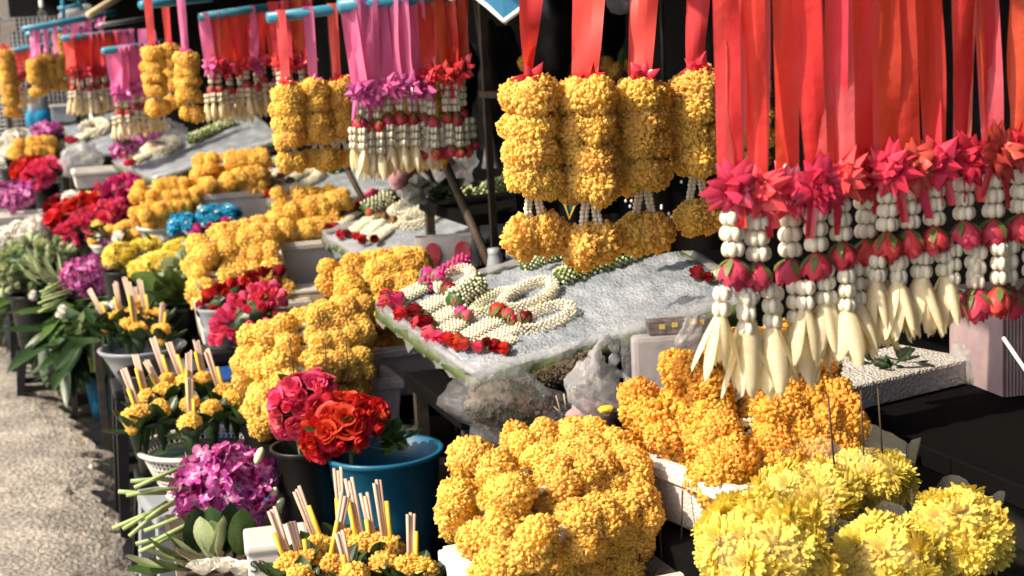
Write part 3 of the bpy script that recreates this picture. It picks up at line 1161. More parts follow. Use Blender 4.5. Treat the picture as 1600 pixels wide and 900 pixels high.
hang_row('%s pink ribbon garland from the left above the second tray', 'pink ribbon garlands above the second tray', a, b, 7, 'ribbon_pink', 'bow_pink', .235, 'tassel', 1.12, 40, .040, 2, 2, 3, 3, .062, .05, .37)
hang_row('%s red ribbon garland ending in roses above the second tray', 'red ribbon garlands above the second tray', a, b, 4, 'ribbon_red', 'bow_red', .205, 'rose', 1.12, 50, .040, 2, 4, 3, 3, .05, .42, .58)

# --- third row
a, b = P(312, 27, 5.9), P(480, 2, 6.2)
pole('blue pole with mixed pink and red ribbons above the third tray', a, b, .017)
hang_row('%s mixed ribbon garland from the left above the third tray', 'mixed ribbon garlands above the third tray', a, b, 10, ['ribbon_pink', 'ribbon_coral', 'ribbon_red', 'ribbon_red', 'ribbon_coral'], ['bow_pink', 'bow_red', 'bow_red', 'bow_red', 'bow_red'], .215, 'tassel', 1.12, 60, .042, 2, 2, 3, 2, .066, .05, .80)
hang_row('%s red ribbon garland behind the mixed ribbon row', 'red ribbon garlands behind the mixed row', P(425, 8, 5.9), P(480, 0, 6.0), 4, 'ribbon_red', 'bow_red', .24, 'rose', 1.1, 75, .036, 1, 3, 2, 2, .05)
for i, (px, py, D, tz, rb, lab) in enumerate(((238, 78, 5.6, .22, 'ribbon_coral', 'marigold garland on a coral ribbon beside the mixed ribbons'), (264, 74, 6.0, .2, 'ribbon_red', 'marigold garland on a thin red ribbon, partly hidden'),
                                              (290, 84, 5.5, .26, 'ribbon_pink', 'marigold garland on a long pink ribbon before the mixed ribbons'))):
    p = P(px, py, D)
    hang_marigold(lab, 'marigold garlands beside the mixed ribbons', p + Vector((0, 0, tz)), p, rb, 'bow_pink' if rb == 'ribbon_pink' else 'bow_red', .95, 4, False, 'marigold_gold', 5, i)
pole('short blue pole end above the coral marigold garland', P(220, 8, 5.7), P(330, -4, 6.0), .018)

# --- fourth row
a, b = P(161, 80, 7.0), P(262, 66, 7.3)
pole('lowest blue pole with pale pink ribbons', a, b, .017)
hang_row('%s pale pink ribbon garland on the lowest pole', 'pale pink ribbon garlands on the lowest pole', a, b, 6, 'ribbon_pink', 'bow_pink', .20, 'tassel', 1.2, 80, .056, 2, 2, 3, 2, .062, .18, .72)
for i in range(2):
    p = P(228 + 16 * i, 108 + 2 * i, 7.4)
    flower_garland(('left' if i == 0 else 'right') + ' small garland behind the lowest pole ending in dark roses', 'small garlands behind the lowest pole', p + Vector((0, 0, .2)), p, 'ribbon_pink', 'bow_pink', 'rose', False, 1.1, 2, 3, 3, .04, 1, .06, 88 + i)
# --- fifth row
a, b = P(97, 60, 8.0), P(205, 49, 8.3)
pole('blue pole with coral ribbons in the far row', a, b, .017)
hang_row('%s coral ribbon garland from the left in the far row', 'coral ribbon garlands in the far row', a, b, 8, ['ribbon_coral', 'ribbon_coral', 'ribbon_red', 'ribbon_coral'], ['bow_red'], .195, 'tassel', 1.15, 90, .05, 2, 2, 3, 2, .075, .1, .72)
hang_row('%s purple-pink ribbon garland at the right of the far row', 'purple-pink ribbon garlands in the far row', a, b, 3, 'ribbon_pink', 'bow_pink', .19, 'rose', 1.15, 100, .05, 2, 2, 3, 2, .075, .74, .96)
# --- sixth row
a, b = P(36, 46, 9.0), P(180, 20, 9.4)
pole('long bright blue pole at the far upper left', a, b, .019)
for i, (px, tx) in enumerate(((52, 50), (60, 58), (74, 70), (88, 84), (103, 100))):
    p = P(px, (95, 93, 88, 88, 86)[i], 9.0 + .05 * i)
    tp = a.lerp(b, (tx - 36) / 144) + Vector((0, 0, .02))
    hang_marigold(('first', 'second', 'third', 'fourth', 'fifth')[i] + ' far marigold garland from the left on the long blue pole', 'far marigold garlands by the fence', tp, p, 'ribbon_pink', 'bow_pink', .98, 3, False, 'marigold_gold', 4, i)
for i, (px, py) in enumerate(((117, 62), (136, 50), (156, 40))):
    p = P(px, py, 9.3)
    flower_garland(('left', 'middle', 'right')[i] + ' pink ribbon garland at the right of the far blue pole', 'pink ribbon garlands on the far blue pole', a.lerp(b, (px - 36) / 144) + Vector((0, 0, .02)), p, 'ribbon_pink', 'bow_pink', 'tassel', False, 1.1, 2, 2, 2, .05, 1, .06, 120 + i)
# --- seventh row
a, b = P(14, 80, 10.0), P(140, 58, 10.4)
pole('farthest low blue pole by the fence', a, b, .017)
hang_row('%s small red ribbon garland by the fence', 'small red ribbon garlands by the fence', a, b, 4, 'ribbon_red', 'bow_red', .175, 'tassel', 1.05, 110, .042, 1, 2, 3, 2, .075, .03, .26)
for i in range(2):
    p = P(6 + 7 * i, 80 + 3 * i, 9.7 + .1 * i)
    hang_marigold(('left' if i == 0 else 'right') + ' long marigold garland at the edge of the picture', 'long marigold garlands at the picture edge', p + Vector((0, 0, .05)), p, 'ribbon_red', 'bow_red', .95, 8, False, 'marigold_gold', 4, i)
p = P(92, 55, 10.2)
hang_marigold('thin marigold garland hanging behind the far pink ribbons', None, p + Vector((0, 0, .1)), p, 'ribbon_pink', 'bow_pink', .75, 5, False, 'marigold_gold', 4, 2, 1)
pole('second blue pole behind the long bright one', P(40, 54, 9.8), P(165, 40, 10.1), .018)
pole('grey metal pole behind the coral ribbons', P(155, 40, 8.8), P(235, 28, 9.1), .014, 'metal_grey')


# ================================================================== ICE TRAYS
class Tray:
    def __init__(s, label, A, B, C, D, th=.07, table_label=None, seed=0, skirt=True, name='ice_tray', nu=60, nv=36, rough=.0055, tz=None):
        s.A, s.B, s.C, s.D = A, B, C, D
        s.n = (C - A).cross(D - B).normalized()
        if s.n.z < 0:
            s.n = -s.n
        s.c = (A + B + C + D) / 4
        rd = random.Random(seed)
        t = thing(name, label, 'tray', s.c - Vector((0, 0, th)))
        o = s.c - Vector((0, 0, th))

        def SS(u, v):
            return A * (1 - u) * (1 - v) + B * (1 - u) * v + C * u * v + D * u * (1 - v)
        pts = []
        for j in range(nv):
            for i in range(nu):
                u, v = i / (nu - 1), j / (nv - 1)
                e = min(u, 1 - u, v, 1 - v)
                h = -.014 * max(0, 1 - e / .06) ** 2 + rd.uniform(-rough, rough) + .006 * math.sin(9 * u + seed) * math.sin(7 * v)
                pts.append(SS(u, v) + s.n * h - o)
        put('ice', MB().grid(pts, nu, nv).mesh('ice', 'ice'), t)
        per = [(i / 20, 0) for i in range(20)] + [(1, j / 14) for j in range(14)] + [(1 - i / 20, 1) for i in range(20)] + [(0, 1 - j / 14) for j in range(14)]
        n = len(per)
        ring = []
        for k, (off, dz) in enumerate(((.995, -.012), (1.02, -.006), (1.03, -.03), (.97, -th * .7), (.90, -th))):
            for u, v in per:
                p = SS(u, v)
                c = s.c
                ring.append(c + (p - c) * off + Vector((0, 0, dz)) + Vector((rd.uniform(-1, 1), rd.uniform(-1, 1), rd.uniform(-1, 1))) * .0025 - o)
        mb = MB().grid(ring, n, 5, wrap=True)
        L = len(mb.v) - n
        mb.f.append(tuple(range(L, L + n)))
        mb.m.append(0)
        put('leaf_board', mb.mesh('leaf_board', 'banana_leaf'), t)
        if skirt:
            ring = []
            dr = [rd.uniform(.3, 1.0) for _ in per]
            for k in range(5):
                for q, (u, v) in enumerate(per):
                    p = SS(u, v)
                    f = 1.0 + .014 * k if k < 3 else 1.03 - .008 * (k - 2)
                    drop = (-.004, .006, -.008, -.03, -.055)[k] * (dr[q] if k > 2 else 1) * th / .07
                    ring.append(s.c + (p - s.c) * (f - .03 * (k == 0)) + Vector((0, 0, drop + .004)) + s.n * .004 + Vector((rd.uniform(-1, 1), rd.uniform(-1, 1), rd.uniform(-1, 1))) * .005 - o)
            put('plastic_sheet', MB().grid(ring, n, 5, wrap=True).mesh('plastic_sheet', 'film_white'), t)
        if table_label:
            zt = min(A.z, B.z, C.z, D.z) - th - .004
            xs = [q.x for q in (A, B, C, D)]
            ys = [q.y for q in (A, B, C, D)]
            table(table_label, min(xs) + .05, max(xs) - .04, min(ys) + .04, max(ys) - .04, zt)
            if max(A.z, B.z, C.z, D.z) - min(A.z, B.z, C.z, D.z) > .05:
                hi = max((A, B, C, D), key=lambda q: q.z)
                bl = thing('prop_block', 'dark block propping up ' + label.split(' with ')[0], 'block', (hi.x * .85 + s.c.x * .15, hi.y * .85 + s.c.y * .15, zt))
                put('block', MB().box((0, 0, (hi.z - th - zt) / 2), (.12, .12, max(.02, hi.z - th - zt - .01))).mesh('block', 'cloth_shade_black', False), bl)

    def at(s, px, py, off=0.0):
        d = fwd + rgt * ((px - 800) / FPX) - upv * ((py - 450) / FPX)
        k = (s.c - CAM).dot(s.n) / d.dot(s.n)
        return CAM + d * k + s.n * off


def oval(tr, label, c, h, w_, ang, r, mats='jasmine', n=7, bl=.006, loops=1, group=None, prob=0, name='jasmine_garland', lift=0.0):
    """closed loop of bud rope lying on a tray: centre px, half length and half width in px, angle in the picture"""
    ca, sa = math.cos(ang), math.sin(ang)
    path = []
    for k in range(30 * loops + 1):
        a = 2 * PI * k / 30
        x = h * math.cos(a) * ca - w_ * math.sin(a) * sa
        y = -h * math.cos(a) * sa - w_ * math.sin(a) * ca
        path.append(tr.at(c[0] + x, c[1] + y, r * .8 + lift + .006 * (k // 30)))
    t = thing(name, label, 'garland', tr.at(c[0], c[1], 0), None, group)
    o = t.location
    stuff(put('bud_rope', bead_rope([p - o for p in path], r, bl, n, mats if isinstance(mats, list) else [mats], prob), t))
    return t


def rope(tr, label, a, b, r, mats, n=8, bl=.007, prob=0.0, bend=0.0, name='bud_garland', group=None, cat='garland'):
    A, B = tr.at(*a, r * .8), tr.at(*b, r * .8)
    side = (B - A).cross(tr.n).normalized()
    path = [A.lerp(B, k / 12) + side * bend * math.sin(PI * k / 12) for k in range(13)]
    t = thing(name, label, cat, A, None, group)
    rs = r
    stuff(put('bud_rope', bead_rope([p - A for p in path], rs, bl, n, mats if isinstance(mats, list) else [mats], prob), t))
    core = MB().tube([p - A for p in path], r * .9, 8).mesh('core', 'leaf_mid' if prob else (mats if isinstance(mats, str) else mats[0]))
    put('core', core, t)
    return t


def strip(tr, label, a, b, rows, r, roses_a, roses_b, group=None, bl=.006, rr=.019, wide=.012):
    """flat white garland of parallel bud rows with roses at its two ends"""
    A, B = tr.at(*a, r), tr.at(*b, r)
    d = (B - A).normalized()
    side = d.cross(tr.n).normalized()
    t = thing('jasmine_garland', label, 'garland', A, None, group)
    for k in range(rows):
        o = side * ((k - (rows - 1) / 2) * wide)
        stuff(put('bud_rope', bead_rope([o, (B - A) * .5 + o + tr.n * .003, B - A + o], r, bl, 6, ['jasmine_far'], 0, 1.5, k), t))
    for base, lst, dr in ((A, roses_a, -d), (B, roses_b, d)):
        for i, m in enumerate(lst):
            o = side * ((i - (len(lst) - 1) / 2) * rr * 1.45 + U(-.25, .25) * rr) + dr * U(-.5, .45) * rr
            q = (dr + tr.n * U(-.1, .7) + side * U(-.5, .5)).to_track_quat('Z', 'Y') @ Quaternion((0, 0, 1), U(0, 6))
            ro = put('rose', rose_mesh(m, 'bell', random.randint(0, 4)), t, base - A + o + dr * rr * .1 + tr.n * rr * .45, q, rr * U(.72, 1.12))
            put('sepals', sepal_mesh(random.randint(0, 3)), ro)
    return t


# --- first tray
t1 = Tray('nearest ice tray with jasmine garlands and roses', P(592, 476, 3.72), P(742, 584, 3.28), P(1180, 462, 3.45), P(1010, 352, 3.95), .085, 'black table under the nearest ice tray', 3)
rope(t1, 'magenta flower rope at the top left of the nearest tray', (664, 456), (728, 414), .017, ['rose_magenta', 'rose_pink'], 8, .010, .4)
oval(t1, 'pale oval jasmine garland beside the magenta rope', (712, 444), 28, 13, .42, .011, 'jasmine', 6, .0055, 2)
rope(t1, 'thick square jasmine garland in the middle of the nearest tray', (712, 488), (752, 458), .03, ['jasmine', 'bud_pale'], 11, .007, .3)
oval(t1, 'long pale jasmine loop in the middle of the nearest tray', (770, 478), 34, 9, .5, .011, ['bud_pale', 'jasmine'], 6, .0055, 1, None, .5)
oval(t1, 'long cream jasmine loop, upper of two, on the nearest tray', (826, 470), 44, 15, .40, .012, 'jasmine', 6, .0058, 2)
oval(t1, 'long cream jasmine loop, lower of two, on the nearest tray', (852, 502), 44, 13, .36, .012, 'jasmine', 6, .0058, 1)
rope(t1, 'thick green and white bud rope across the nearest tray', (872, 446), (1062, 376), .022, ['bud_pale', 'bud_green'], 10, .0085, .45)
rope(t1, 'short pale green bud rope behind the thick one', (816, 424), (900, 398), .016, ['bud_pale', 'bud_green'], 9, .0075, .35)
SG = 'white garlands with roses on the nearest tray'
for lab, a, b, ra, rb in (
        ('leftmost white garland with pink roses on the nearest tray', (622, 474), (668, 450), ['rose_garland', 'rose_garland', 'rose_magenta'], ['rose_magenta', 'rose_magenta']),
        ('second white garland on the nearest tray, dark rose at its back end', (652, 496), (696, 470), ['rose_red', 'rose_dark'], ['rose_dark', 'rose_dark']),
        ('third white garland on the nearest tray, magenta rose behind', (672, 515), (712, 488), ['rose_garland', 'rose_dark'], ['rose_magenta']),
        ('fourth white garland on the nearest tray, with a pale pink front rose', (688, 530), (722, 508), ['rose_pink', 'rose_pink'], ['rose_magenta', 'rose_pink']),
        ('fifth white garland on the nearest tray with bright red roses', (718, 540), (778, 506), ['rose_red', 'rose_red'], ['rose_red', 'rose_garland']),
        ('sixth white garland on the nearest tray with two front roses', (750, 548), (806, 518), ['rose_garland', 'rose_garland'], ['rose_dark', 'rose_dark'])):
    strip(t1, lab, a, b, 4, .0075, ra, rb, SG, .006, .022)
strip(t1, 'short white garland with dark roses nearest the tray corner', (786, 546), (806, 534), 2, .007, ['rose_dark', 'rose_dark', 'rose_red'], [], SG)
strip(t1, 'white garland with dark roses at the shaded end of the tray', (1108, 440), (1150, 425), 2, .007, ['rose_dark', 'rose_dark'], [], SG)

# --- second tray
t2 = Tray('second ice tray with jasmine garlands and dark roses', P(506, 366, 5.6), P(604, 424, 5.15), P(842, 340, 5.3), P(790, 284, 5.9), .09, 'black table under the second ice tray', 5, True, 'ice_tray', 36, 20)
rope(t2, 'pink flower rope at the back of the second tray', (542, 343), (588, 308), .02, ['rose_magenta', 'rose_pink'], 8, .012, .5)
rope(t2, 'thick pale jasmine garland beside the pink rope', (574, 340), (612, 322), .035, ['jasmine_far', 'bud_pale'], 10, .010, .3)
oval(t2, 'upper pale jasmine loop on the second tray', (642, 330), 30, 9, .30, .016, 'jasmine_far', 6, .009)
oval(t2, 'lower pale jasmine loop on the second tray', (654, 348), 28, 8, .25, .016, 'jasmine_far', 6, .009)
rope(t2, 'green and white bud rope at the right of the second tray', (688, 328), (800, 292), .028, ['bud_pale', 'bud_green'], 9, .012, .45)
for lab, a, b, ra, rb in (('leftmost white garland on the second tray', (524, 360), (556, 338), ['rose_dark', 'rose_garland'], ['rose_dark']),
                          ('second white garland on the second tray', (546, 372), (580, 346), ['rose_garland', 'rose_dark'], ['rose_garland']),
                          ('third white garland on the second tray', (566, 378), (596, 350), ['rose_garland', 'rose_garland'], ['rose_dark', 'rose_dark']),
                          ('fourth white garland on the second tray, darkest roses', (582, 382), (614, 358), ['rose_dark', 'rose_dark'], ['rose_dark'])):
    strip(t2, lab, a, b, 3, .010, ra, rb, 'white garlands on the second tray', .009, .022, .016)

# --- third tray
t3 = Tray('third ice tray with pale garlands beneath the marigolds', P(384, 296, 7.3), P(446, 326, 6.7), P(668, 282, 6.9), P(610, 216, 7.7), .08, 'black table under the third ice tray', 6, True, 'ice_tray', 30, 18)
oval(t3, 'upper pale jasmine loop on the third tray', (425, 268), 32, 9, .45, .018, 'jasmine_far', 6, .011)
oval(t3, 'middle pale jasmine loop on the third tray', (452, 278), 32, 9, .45, .018, 'jasmine_far', 6, .011)
oval(t3, 'lower pale jasmine loop on the third tray', (472, 286), 30, 8, .4, .018, 'jasmine_far', 6, .011)
rope(t3, 'green bud rope on the third tray', (520, 272), (606, 232), .03, ['bud_pale', 'bud_green'], 9, .014, .5)
for lab, a, b, ra, rb in (('left white garland on the third tray', (398, 292), (420, 276), ['rose_garland', 'rose_pink'], ['rose_pink']),
                          ('middle white garland on the third tray', (412, 304), (436, 288), ['rose_garland', 'rose_garland'], ['rose_garland']),
                          ('right white garland on the third tray', (426, 312), (452, 296), ['rose_dark', 'rose_garland'], ['rose_dark'])):
    strip(t3, lab, a, b, 3, .013, ra, rb, 'white garlands on the third tray', .011, .026, .02)

# --- fourth tray
t4 = Tray('fourth ice tray with pink tipped garlands beside purple orchids', P(180, 252, 8.6), P(240, 278, 8.0), P(440, 216, 8.2), P(392, 180, 9.0), .09, 'black table under the fourth ice tray', 7, True, 'ice_tray', 26, 16)
rope(t4, 'pink flower rope on the fourth tray', (214, 238), (250, 216), .022, ['rose_pink', 'rose_red'], 7, .014, .3)
oval(t4, 'pale jasmine loop on the fourth tray', (254, 234), 24, 8, .25, .022, 'jasmine_far', 6, .013, 2)
rope(t4, 'green bud rope on the fourth tray', (298, 226), (366, 196), .03, ['bud_pale', 'bud_green'], 8, .016, .45)
for lab, a, b, ra, rb in (('left white garland on the fourth tray', (196, 250), (222, 236), ['rose_pink'], ['rose_pink']),
                          ('right white garland on the fourth tray', (210, 258), (238, 242), ['rose_pink', 'rose_garland'], ['rose_garland'])):
    strip(t4, lab, a, b, 3, .014, ra, rb, 'white garlands on the fourth tray', .013, .028, .022)

# --- fifth and sixth trays
t5 = Tray('fifth ice tray with a round jasmine wreath', P(104, 226, 9.9), P(150, 246, 9.3), P(262, 214, 9.6), P(204, 186, 10.3), .09, 'black table under the fifth ice tray', 8, True, 'ice_tray', 22, 14)
oval(t5, 'round jasmine wreath on the fifth tray', (150, 206), 17, 8, .15, .028, 'jasmine_far', 6, .016, 2)
strip(t5, 'white garland with pink roses on the fifth tray', (118, 226), (136, 214), 3, .016, ['rose_pink', 'rose_garland'], ['rose_pink', 'rose_garland'], None, .015, .03, .024)
bt = foam_box('white foam box below the fifth ice tray', P(158, 262, 9.0), .34, .30, .11, 0)
table('black table under the foam box below the fifth tray', .42, .80, 8.9, 9.42, P(158, 262, 9.0).z - .114)
t6 = Tray('farthest white ice tray behind the fifth', P(94, 196, 11.6), P(112, 214, 11.0), P(214, 194, 11.4), P(170, 164, 12.2), .10, 'black table under the farthest ice tray', 9, True, 'ice_tray', 16, 12)
rope(t6, 'pale green bud rope on the farthest tray', (124, 190), (178, 170), .03, ['bud_pale', 'bud_green'], 7, .018, .3)


# ================================================================== BUNCHES
def V2(dx, dy, D):
    return (rgt * dx - upv * dy) * ppm(D)


FACE = Vector((-.45, -.55, .72)).normalized()


def fill_bunch(t, c, ax, ay, az, n, meshf, rad, name, mind=-.25, jit=.10, out=1.0, spin=True, tilt=.35):
    """blooms spread over the seen side of an ellipsoid, petals outward; positions relative to t at c"""
    k = 0
    tot = int(n / .62)
    M = Matrix((ax, ay, az)).transposed()
    Mi = M.inverted().transposed()
    for i in range(tot):
        z = 1 - 2 * (i + .5) / tot
        ph = i * 2.39996
        s_ = math.sqrt(1 - z * z)
        u = Vector((s_ * math.cos(ph), s_ * math.sin(ph), z))
        u = (u + rdir() * jit).normalized()
        nrm = (Mi @ u).normalized()
        if nrm.dot(FACE) < mind:
            continue
        p = M @ u * U(.80, 1.10) * out
        d = (nrm + rdir() * tilt).normalized()
        q = d.to_track_quat('Z', 'Y')
        if spin:
            q = q @ Quaternion((0, 0, 1), U(0, 6))
        put(name, meshf(), t, p, q, rad * U(.86, 1.14))
        k += 1
    return k


def leaves(t, n, L, m, spread=Vector((.05, .05, .03)), up=.6, wd=.45, base=Vector((0, 0, 0)), bend=.25, name='leaf'):
    for i in range(n):
        a = U(0, 2 * PI)
        d = Vector((math.cos(a), math.sin(a), U(up - .4, up + .5))).normalized()
        q = d.to_track_quat('Z', 'Y') @ Quaternion((0, 0, 1), U(-.7, .7))
        o = Vector((U(-1, 1) * spread.x, U(-1, 1) * spread.y, U(-1, 1) * spread.z))
        put(name, leaf_mesh(m, round(wd * random.choice((.8, 1, 1.25)), 3), .3, random.choice((bend, bend * .5, -bend * .4)), random.randint(0, 2)), t, base + o, q, L * U(.7, 1.25))


def stand(c, r, zrim, what, hb=.30, m='plastic_black', stool_m='plastic_black', bk=True):
    """a bucket under a bunch and a stool under the bucket when it does not reach the ground"""
    h = min(hb, zrim + .088)
    if bk:
        bucket('bucket holding ' + what, (c.x, c.y), r, h, m, zrim)
        zt = zrim - h
    else:
        zt = zrim
    if zt > -.05:
        stool('stool under ' + what, (c.x, c.y), max(.18, r * 1.9), zt + .089, stool_m)


def bunch(label, cat, px, py, D, a, b, dep, n, meshf, rad, name='bloom', lf=(6, .09, 'leaf_mid'), st=None, group=None, tname='flower_bunch', mind=-.25, filler=None, tilt=.35, stem=True):
    c = P(px, py, D)
    t = thing(tname, label, cat, c, None, group)
    ax, ay, az = V2(*a, D), V2(*b, D), fwd * dep
    fill_bunch(t, c, ax, ay, az, n, meshf, rad, name, mind, tilt=tilt)
    mb = MB()
    M = Matrix((ax, ay, az)).transposed()
    pts = []
    for j in range(8):
        th = PI * j / 7
        for i in range(12):
            u = Vector((math.sin(th) * math.cos(2 * PI * i / 12), math.sin(th) * math.sin(2 * PI * i / 12), math.cos(th)))
            pts.append(M @ u * .74 * U(.9, 1.1))
    mb.grid(pts, 12, 8, wrap=True)
    put('foliage', mb.mesh('foliage', filler or 'leaf_dark'), t)
    if lf and lf[0]:
        leaves(t, lf[0], lf[1], lf[2], Vector((max(.02, abs(ax.x) * .7), max(.02, abs(ax.y) + dep * .6), .03)), .2)
    if stem:
        for i in range(4):
            o = Vector((U(-.03, .03), U(-.03, .03), 0))
            put('stem', MB().tube([o + Vector((0, 0, -.02)), o * .5 + Vector((0, 0, -.16))], .004, 5).mesh('stem', 'stem'), t)
    if st:
        stand(c, st[0], c.z - st[1], st[2], *(st[3:] if len(st) > 3 else ()))
    return t


def rose_f(m, k=('open', 'open', 'bud')):
    return lambda: rose_mesh(m, random.choice(k), random.randint(0, 3))


def mum_f(m, r=6):
    return lambda: mum_mesh(m, random.randint(0, 3), r)


def orchid_f():
    return orchid_mesh(random.randint(0, 5))


# --- roses before the marigolds, with the blue bucket
bunch('bunch of bright pink roses above the blue bucket', 'roses', 476, 637, 3.5, (36, -32), (26, 28), .065, 50, rose_f('rose_pink', ('open', 'open', 'bud')), .0205, 'rose', (5, .08, 'leaf_mid'), (.085, .09, 'the bright pink roses', .30))
bunch('bunch of red roses leaning over the blue bucket', 'roses', 538, 670, 3.42, (50, -28), (24, 30), .065, 58, rose_f('rose_red', ('open', 'open', 'bud')), .0205, 'rose', (6, .08, 'leaf_mid'))
bq = P(600, 702, 3.45)
bucket('large blue plastic bucket below the red roses', (bq.x, bq.y), .132, .30, 'plastic_blue', bq.z)
stool('black stool under the large blue bucket', (bq.x, bq.y), .24, bq.z - .30 + .089, 'plastic_black')
bq = P(612, 676, 3.8)
bucket('dark bucket behind the large blue bucket', (bq.x, bq.y), .085, .30, 'plastic_black', bq.z)
stool('black stool under the dark bucket behind the blue one', (bq.x, bq.y), .18, bq.z - .30 + .089, 'plastic_black')
lt = thing('rose_leaves', 'pale green rose leaves standing in the blue bucket', 'leaves', P(612, 690, 3.45))
leaves(lt, 16, .06, 'leaf_mid', Vector((.035, .03, .025)), .5, .55)
leaves(lt, 6, .04, 'leaf_pale', Vector((.035, .03, .02)), .3, .5)


# --- incense and marigold offerings
ORD = ('leftmost', 'second', 'third', 'fourth', 'fifth', 'sixth', 'seventh', 'eighth', 'ninth', 'tenth', 'eleventh', 'twelfth', 'thirteenth', 'fourteenth')


def offering(label, group, hp, tip, D, r=.030, ns=3, L2=None, near=True):
    c = P(hp[0], hp[1], D)
    t = thing('flower_offering', label, 'offering', c, None, group)
    put('marigold_head', head('marigold', near), t, (0, 0, 0), Euler((U(-.6, .2), U(-.4, .4), U(0, 6))).to_quaternion(), r * U(.95, 1.15))
    if random.random() < .45:
        put('marigold_head', head('marigold', near), t, (U(-.6, .6) * r, -.5 * r, -r * .95), Euler((U(.2, .9), U(-.4, .4), U(0, 6))).to_quaternion(), r * .62)
    for i in range(9):
        a = 2 * PI * i / 9 + U(-.3, .3)
        d = Vector((math.cos(a) * .75, math.sin(a) * .75, U(.1, 1.0))).normalized()
        put('leaf', leaf_mesh('leaf_dark', .5, .5, .1, i % 2), t, Vector((math.cos(a), math.sin(a), 0)) * r * .35 + Vector((0, 0, -r * 1.5)), d.to_track_quat('Z', 'Y'), r * 2.7 * U(.8, 1.15))
    # folded leaf cone that carries it
    put('leaf_cone', MB().lathe([(.004, -.12), (r * .6, -.06), (r * .95, -.015), (r * .7, -.01)], 9).mesh('leaf_cone', 'leaf_dark'), t)
    if tip:
        tp = P(tip[0], tip[1], D + .02) - c
        bs = Vector((U(-.01, .01), U(.0, .02), -.01))
        ax = tp.normalized()
        sd = ax.cross(Vector((0, 1, 0))).normalized()
        for k in range(ns):
            o = sd * ((k - (ns - 1) / 2) * .0068) + Vector((0, U(-.003, .003), 0))
            e = tp * U(.93, 1.0)
            put('incense_stick', MB().tube([bs + o * .6, bs.lerp(e, .5) + o * .8, e + o], .0036, 6).mesh('incense_stick', 'incense'), t)
        e = tp * (L2 or U(.5, .72))
        o = sd * .0095 * random.choice((-1, 1)) + Vector((0, -.006, 0))
        put('candle', MB().tube([bs + o, e + o], .0048, 7).mesh('candle', 'candle'), t)


OA = 'incense offerings in the white colander'
for i, (h, tp) in enumerate(sorted((((232, 622), (210, 550)), ((222, 646), (192, 574)), ((258, 614), (226, 560)), ((262, 596), (238, 526)), ((290, 600), (262, 531)), ((298, 632), (295, 546)), ((318, 594), (306, 529)),
                             ((350, 614), (322, 545)), ((297, 662), (296, 588)), ((392, 646), (376, 560)), ((366, 624), (396, 548)), ((210, 652), None), ((250, 640), None), ((330, 640), None)), key=lambda q: q[0][0])):
    D = 4.38 - (h[1] - 590) * .0045
    offering('%s incense and marigold offering from the left in the white colander' % ORD[i], OA, h, tp, D, .031)
cc = P(314, 690, 4.2)
t = thing('colander', 'white plastic colander holding incense offerings', 'colander', (cc.x, cc.y, cc.z - .15))
cr, ch = .172, .15
put('rim', MB().lathe([(cr * .98, ch - .014), (cr * 1.06, ch - .012), (cr * 1.08, ch - .002), (cr * 1.05, ch + .002), (cr * .97, ch), (cr * .98, ch - .014)], 44).mesh('rim', 'plastic_white'), t)
mb = MB()
for k in range(64):
    a = 2 * PI * k / 64
    q = Matrix.Rotation(a, 3, 'Z')
    mb.tube([q @ Vector((cr * .62, 0, .006)), q @ Vector((cr * .82, 0, ch * .5)), q @ Vector((cr * .97, 0, ch - .01))], .0028, 4)
for k in range(11):
    v = (k + .5) / 11
    rr = cr * (.62 + .36 * v ** .85)
    mb.lathe([(rr - .0015, ch * v), (rr + .002, ch * v), (rr + .002, ch * v + .004), (rr - .0015, ch * v + .004)], 44)
put('basket_mesh', mb.mesh('basket_mesh', 'plastic_white'), t)
put('base', MB().lathe([(.001, 0), (cr * .64, 0), (cr * .66, .012), (cr * .6, .012), (.001, .01)], 32).mesh('base', 'plastic_white'), t)
put('lining', MB().lathe([(.001, .02), (cr * .60, .02), (cr * .90, ch - .03), (.001, ch - .012)], 32).mesh('lining', 'leaf_dark'), t)
stool('grey-blue stool under the white colander', (cc.x - .02, cc.y), .30, cc.z - .15 + .089, 'plastic_grey', yaw=.1)
bb = P(254, 574, 4.95)
bucket('empty black bucket behind the white colander', (bb.x, bb.y), .140, .36, 'plastic_black', bb.z)
stool('black stool under the empty black bucket', (bb.x, bb.y), .24, bb.z - .36 + .089, 'plastic_black')

OB = 'incense offerings in the front basket'
for i, (h, tp) in enumerate(sorted((((452, 884), (423, 792)), ((482, 878), (454, 814)), ((500, 858), (462, 760)), ((540, 846), (527, 727)), ((562, 852), (544, 744)), ((524, 884), (540, 768)), ((590, 852), (568, 769)),
                             ((612, 858), (588, 747)), ((640, 890), (642, 797)), ((602, 886), None), ((662, 892), None), ((556, 898), (529, 829)), ((470, 905), None)), key=lambda q: q[0][0])):
    D = 3.0 - (h[1] - 846) * .004
    offering('%s incense and marigold offering from the left in the front basket' % ORD[i], OB, h, tp, D, .030)
cb = P(556, 935, 2.9)
bucket('dark basin holding the front incense offerings', (cb.x, cb.y), .165, .12, 'plastic_black', cb.z, .7, 'basin')
stool('black stool under the front incense basin', (cb.x, cb.y), .26, cb.z - .12 + .089, 'plastic_black')

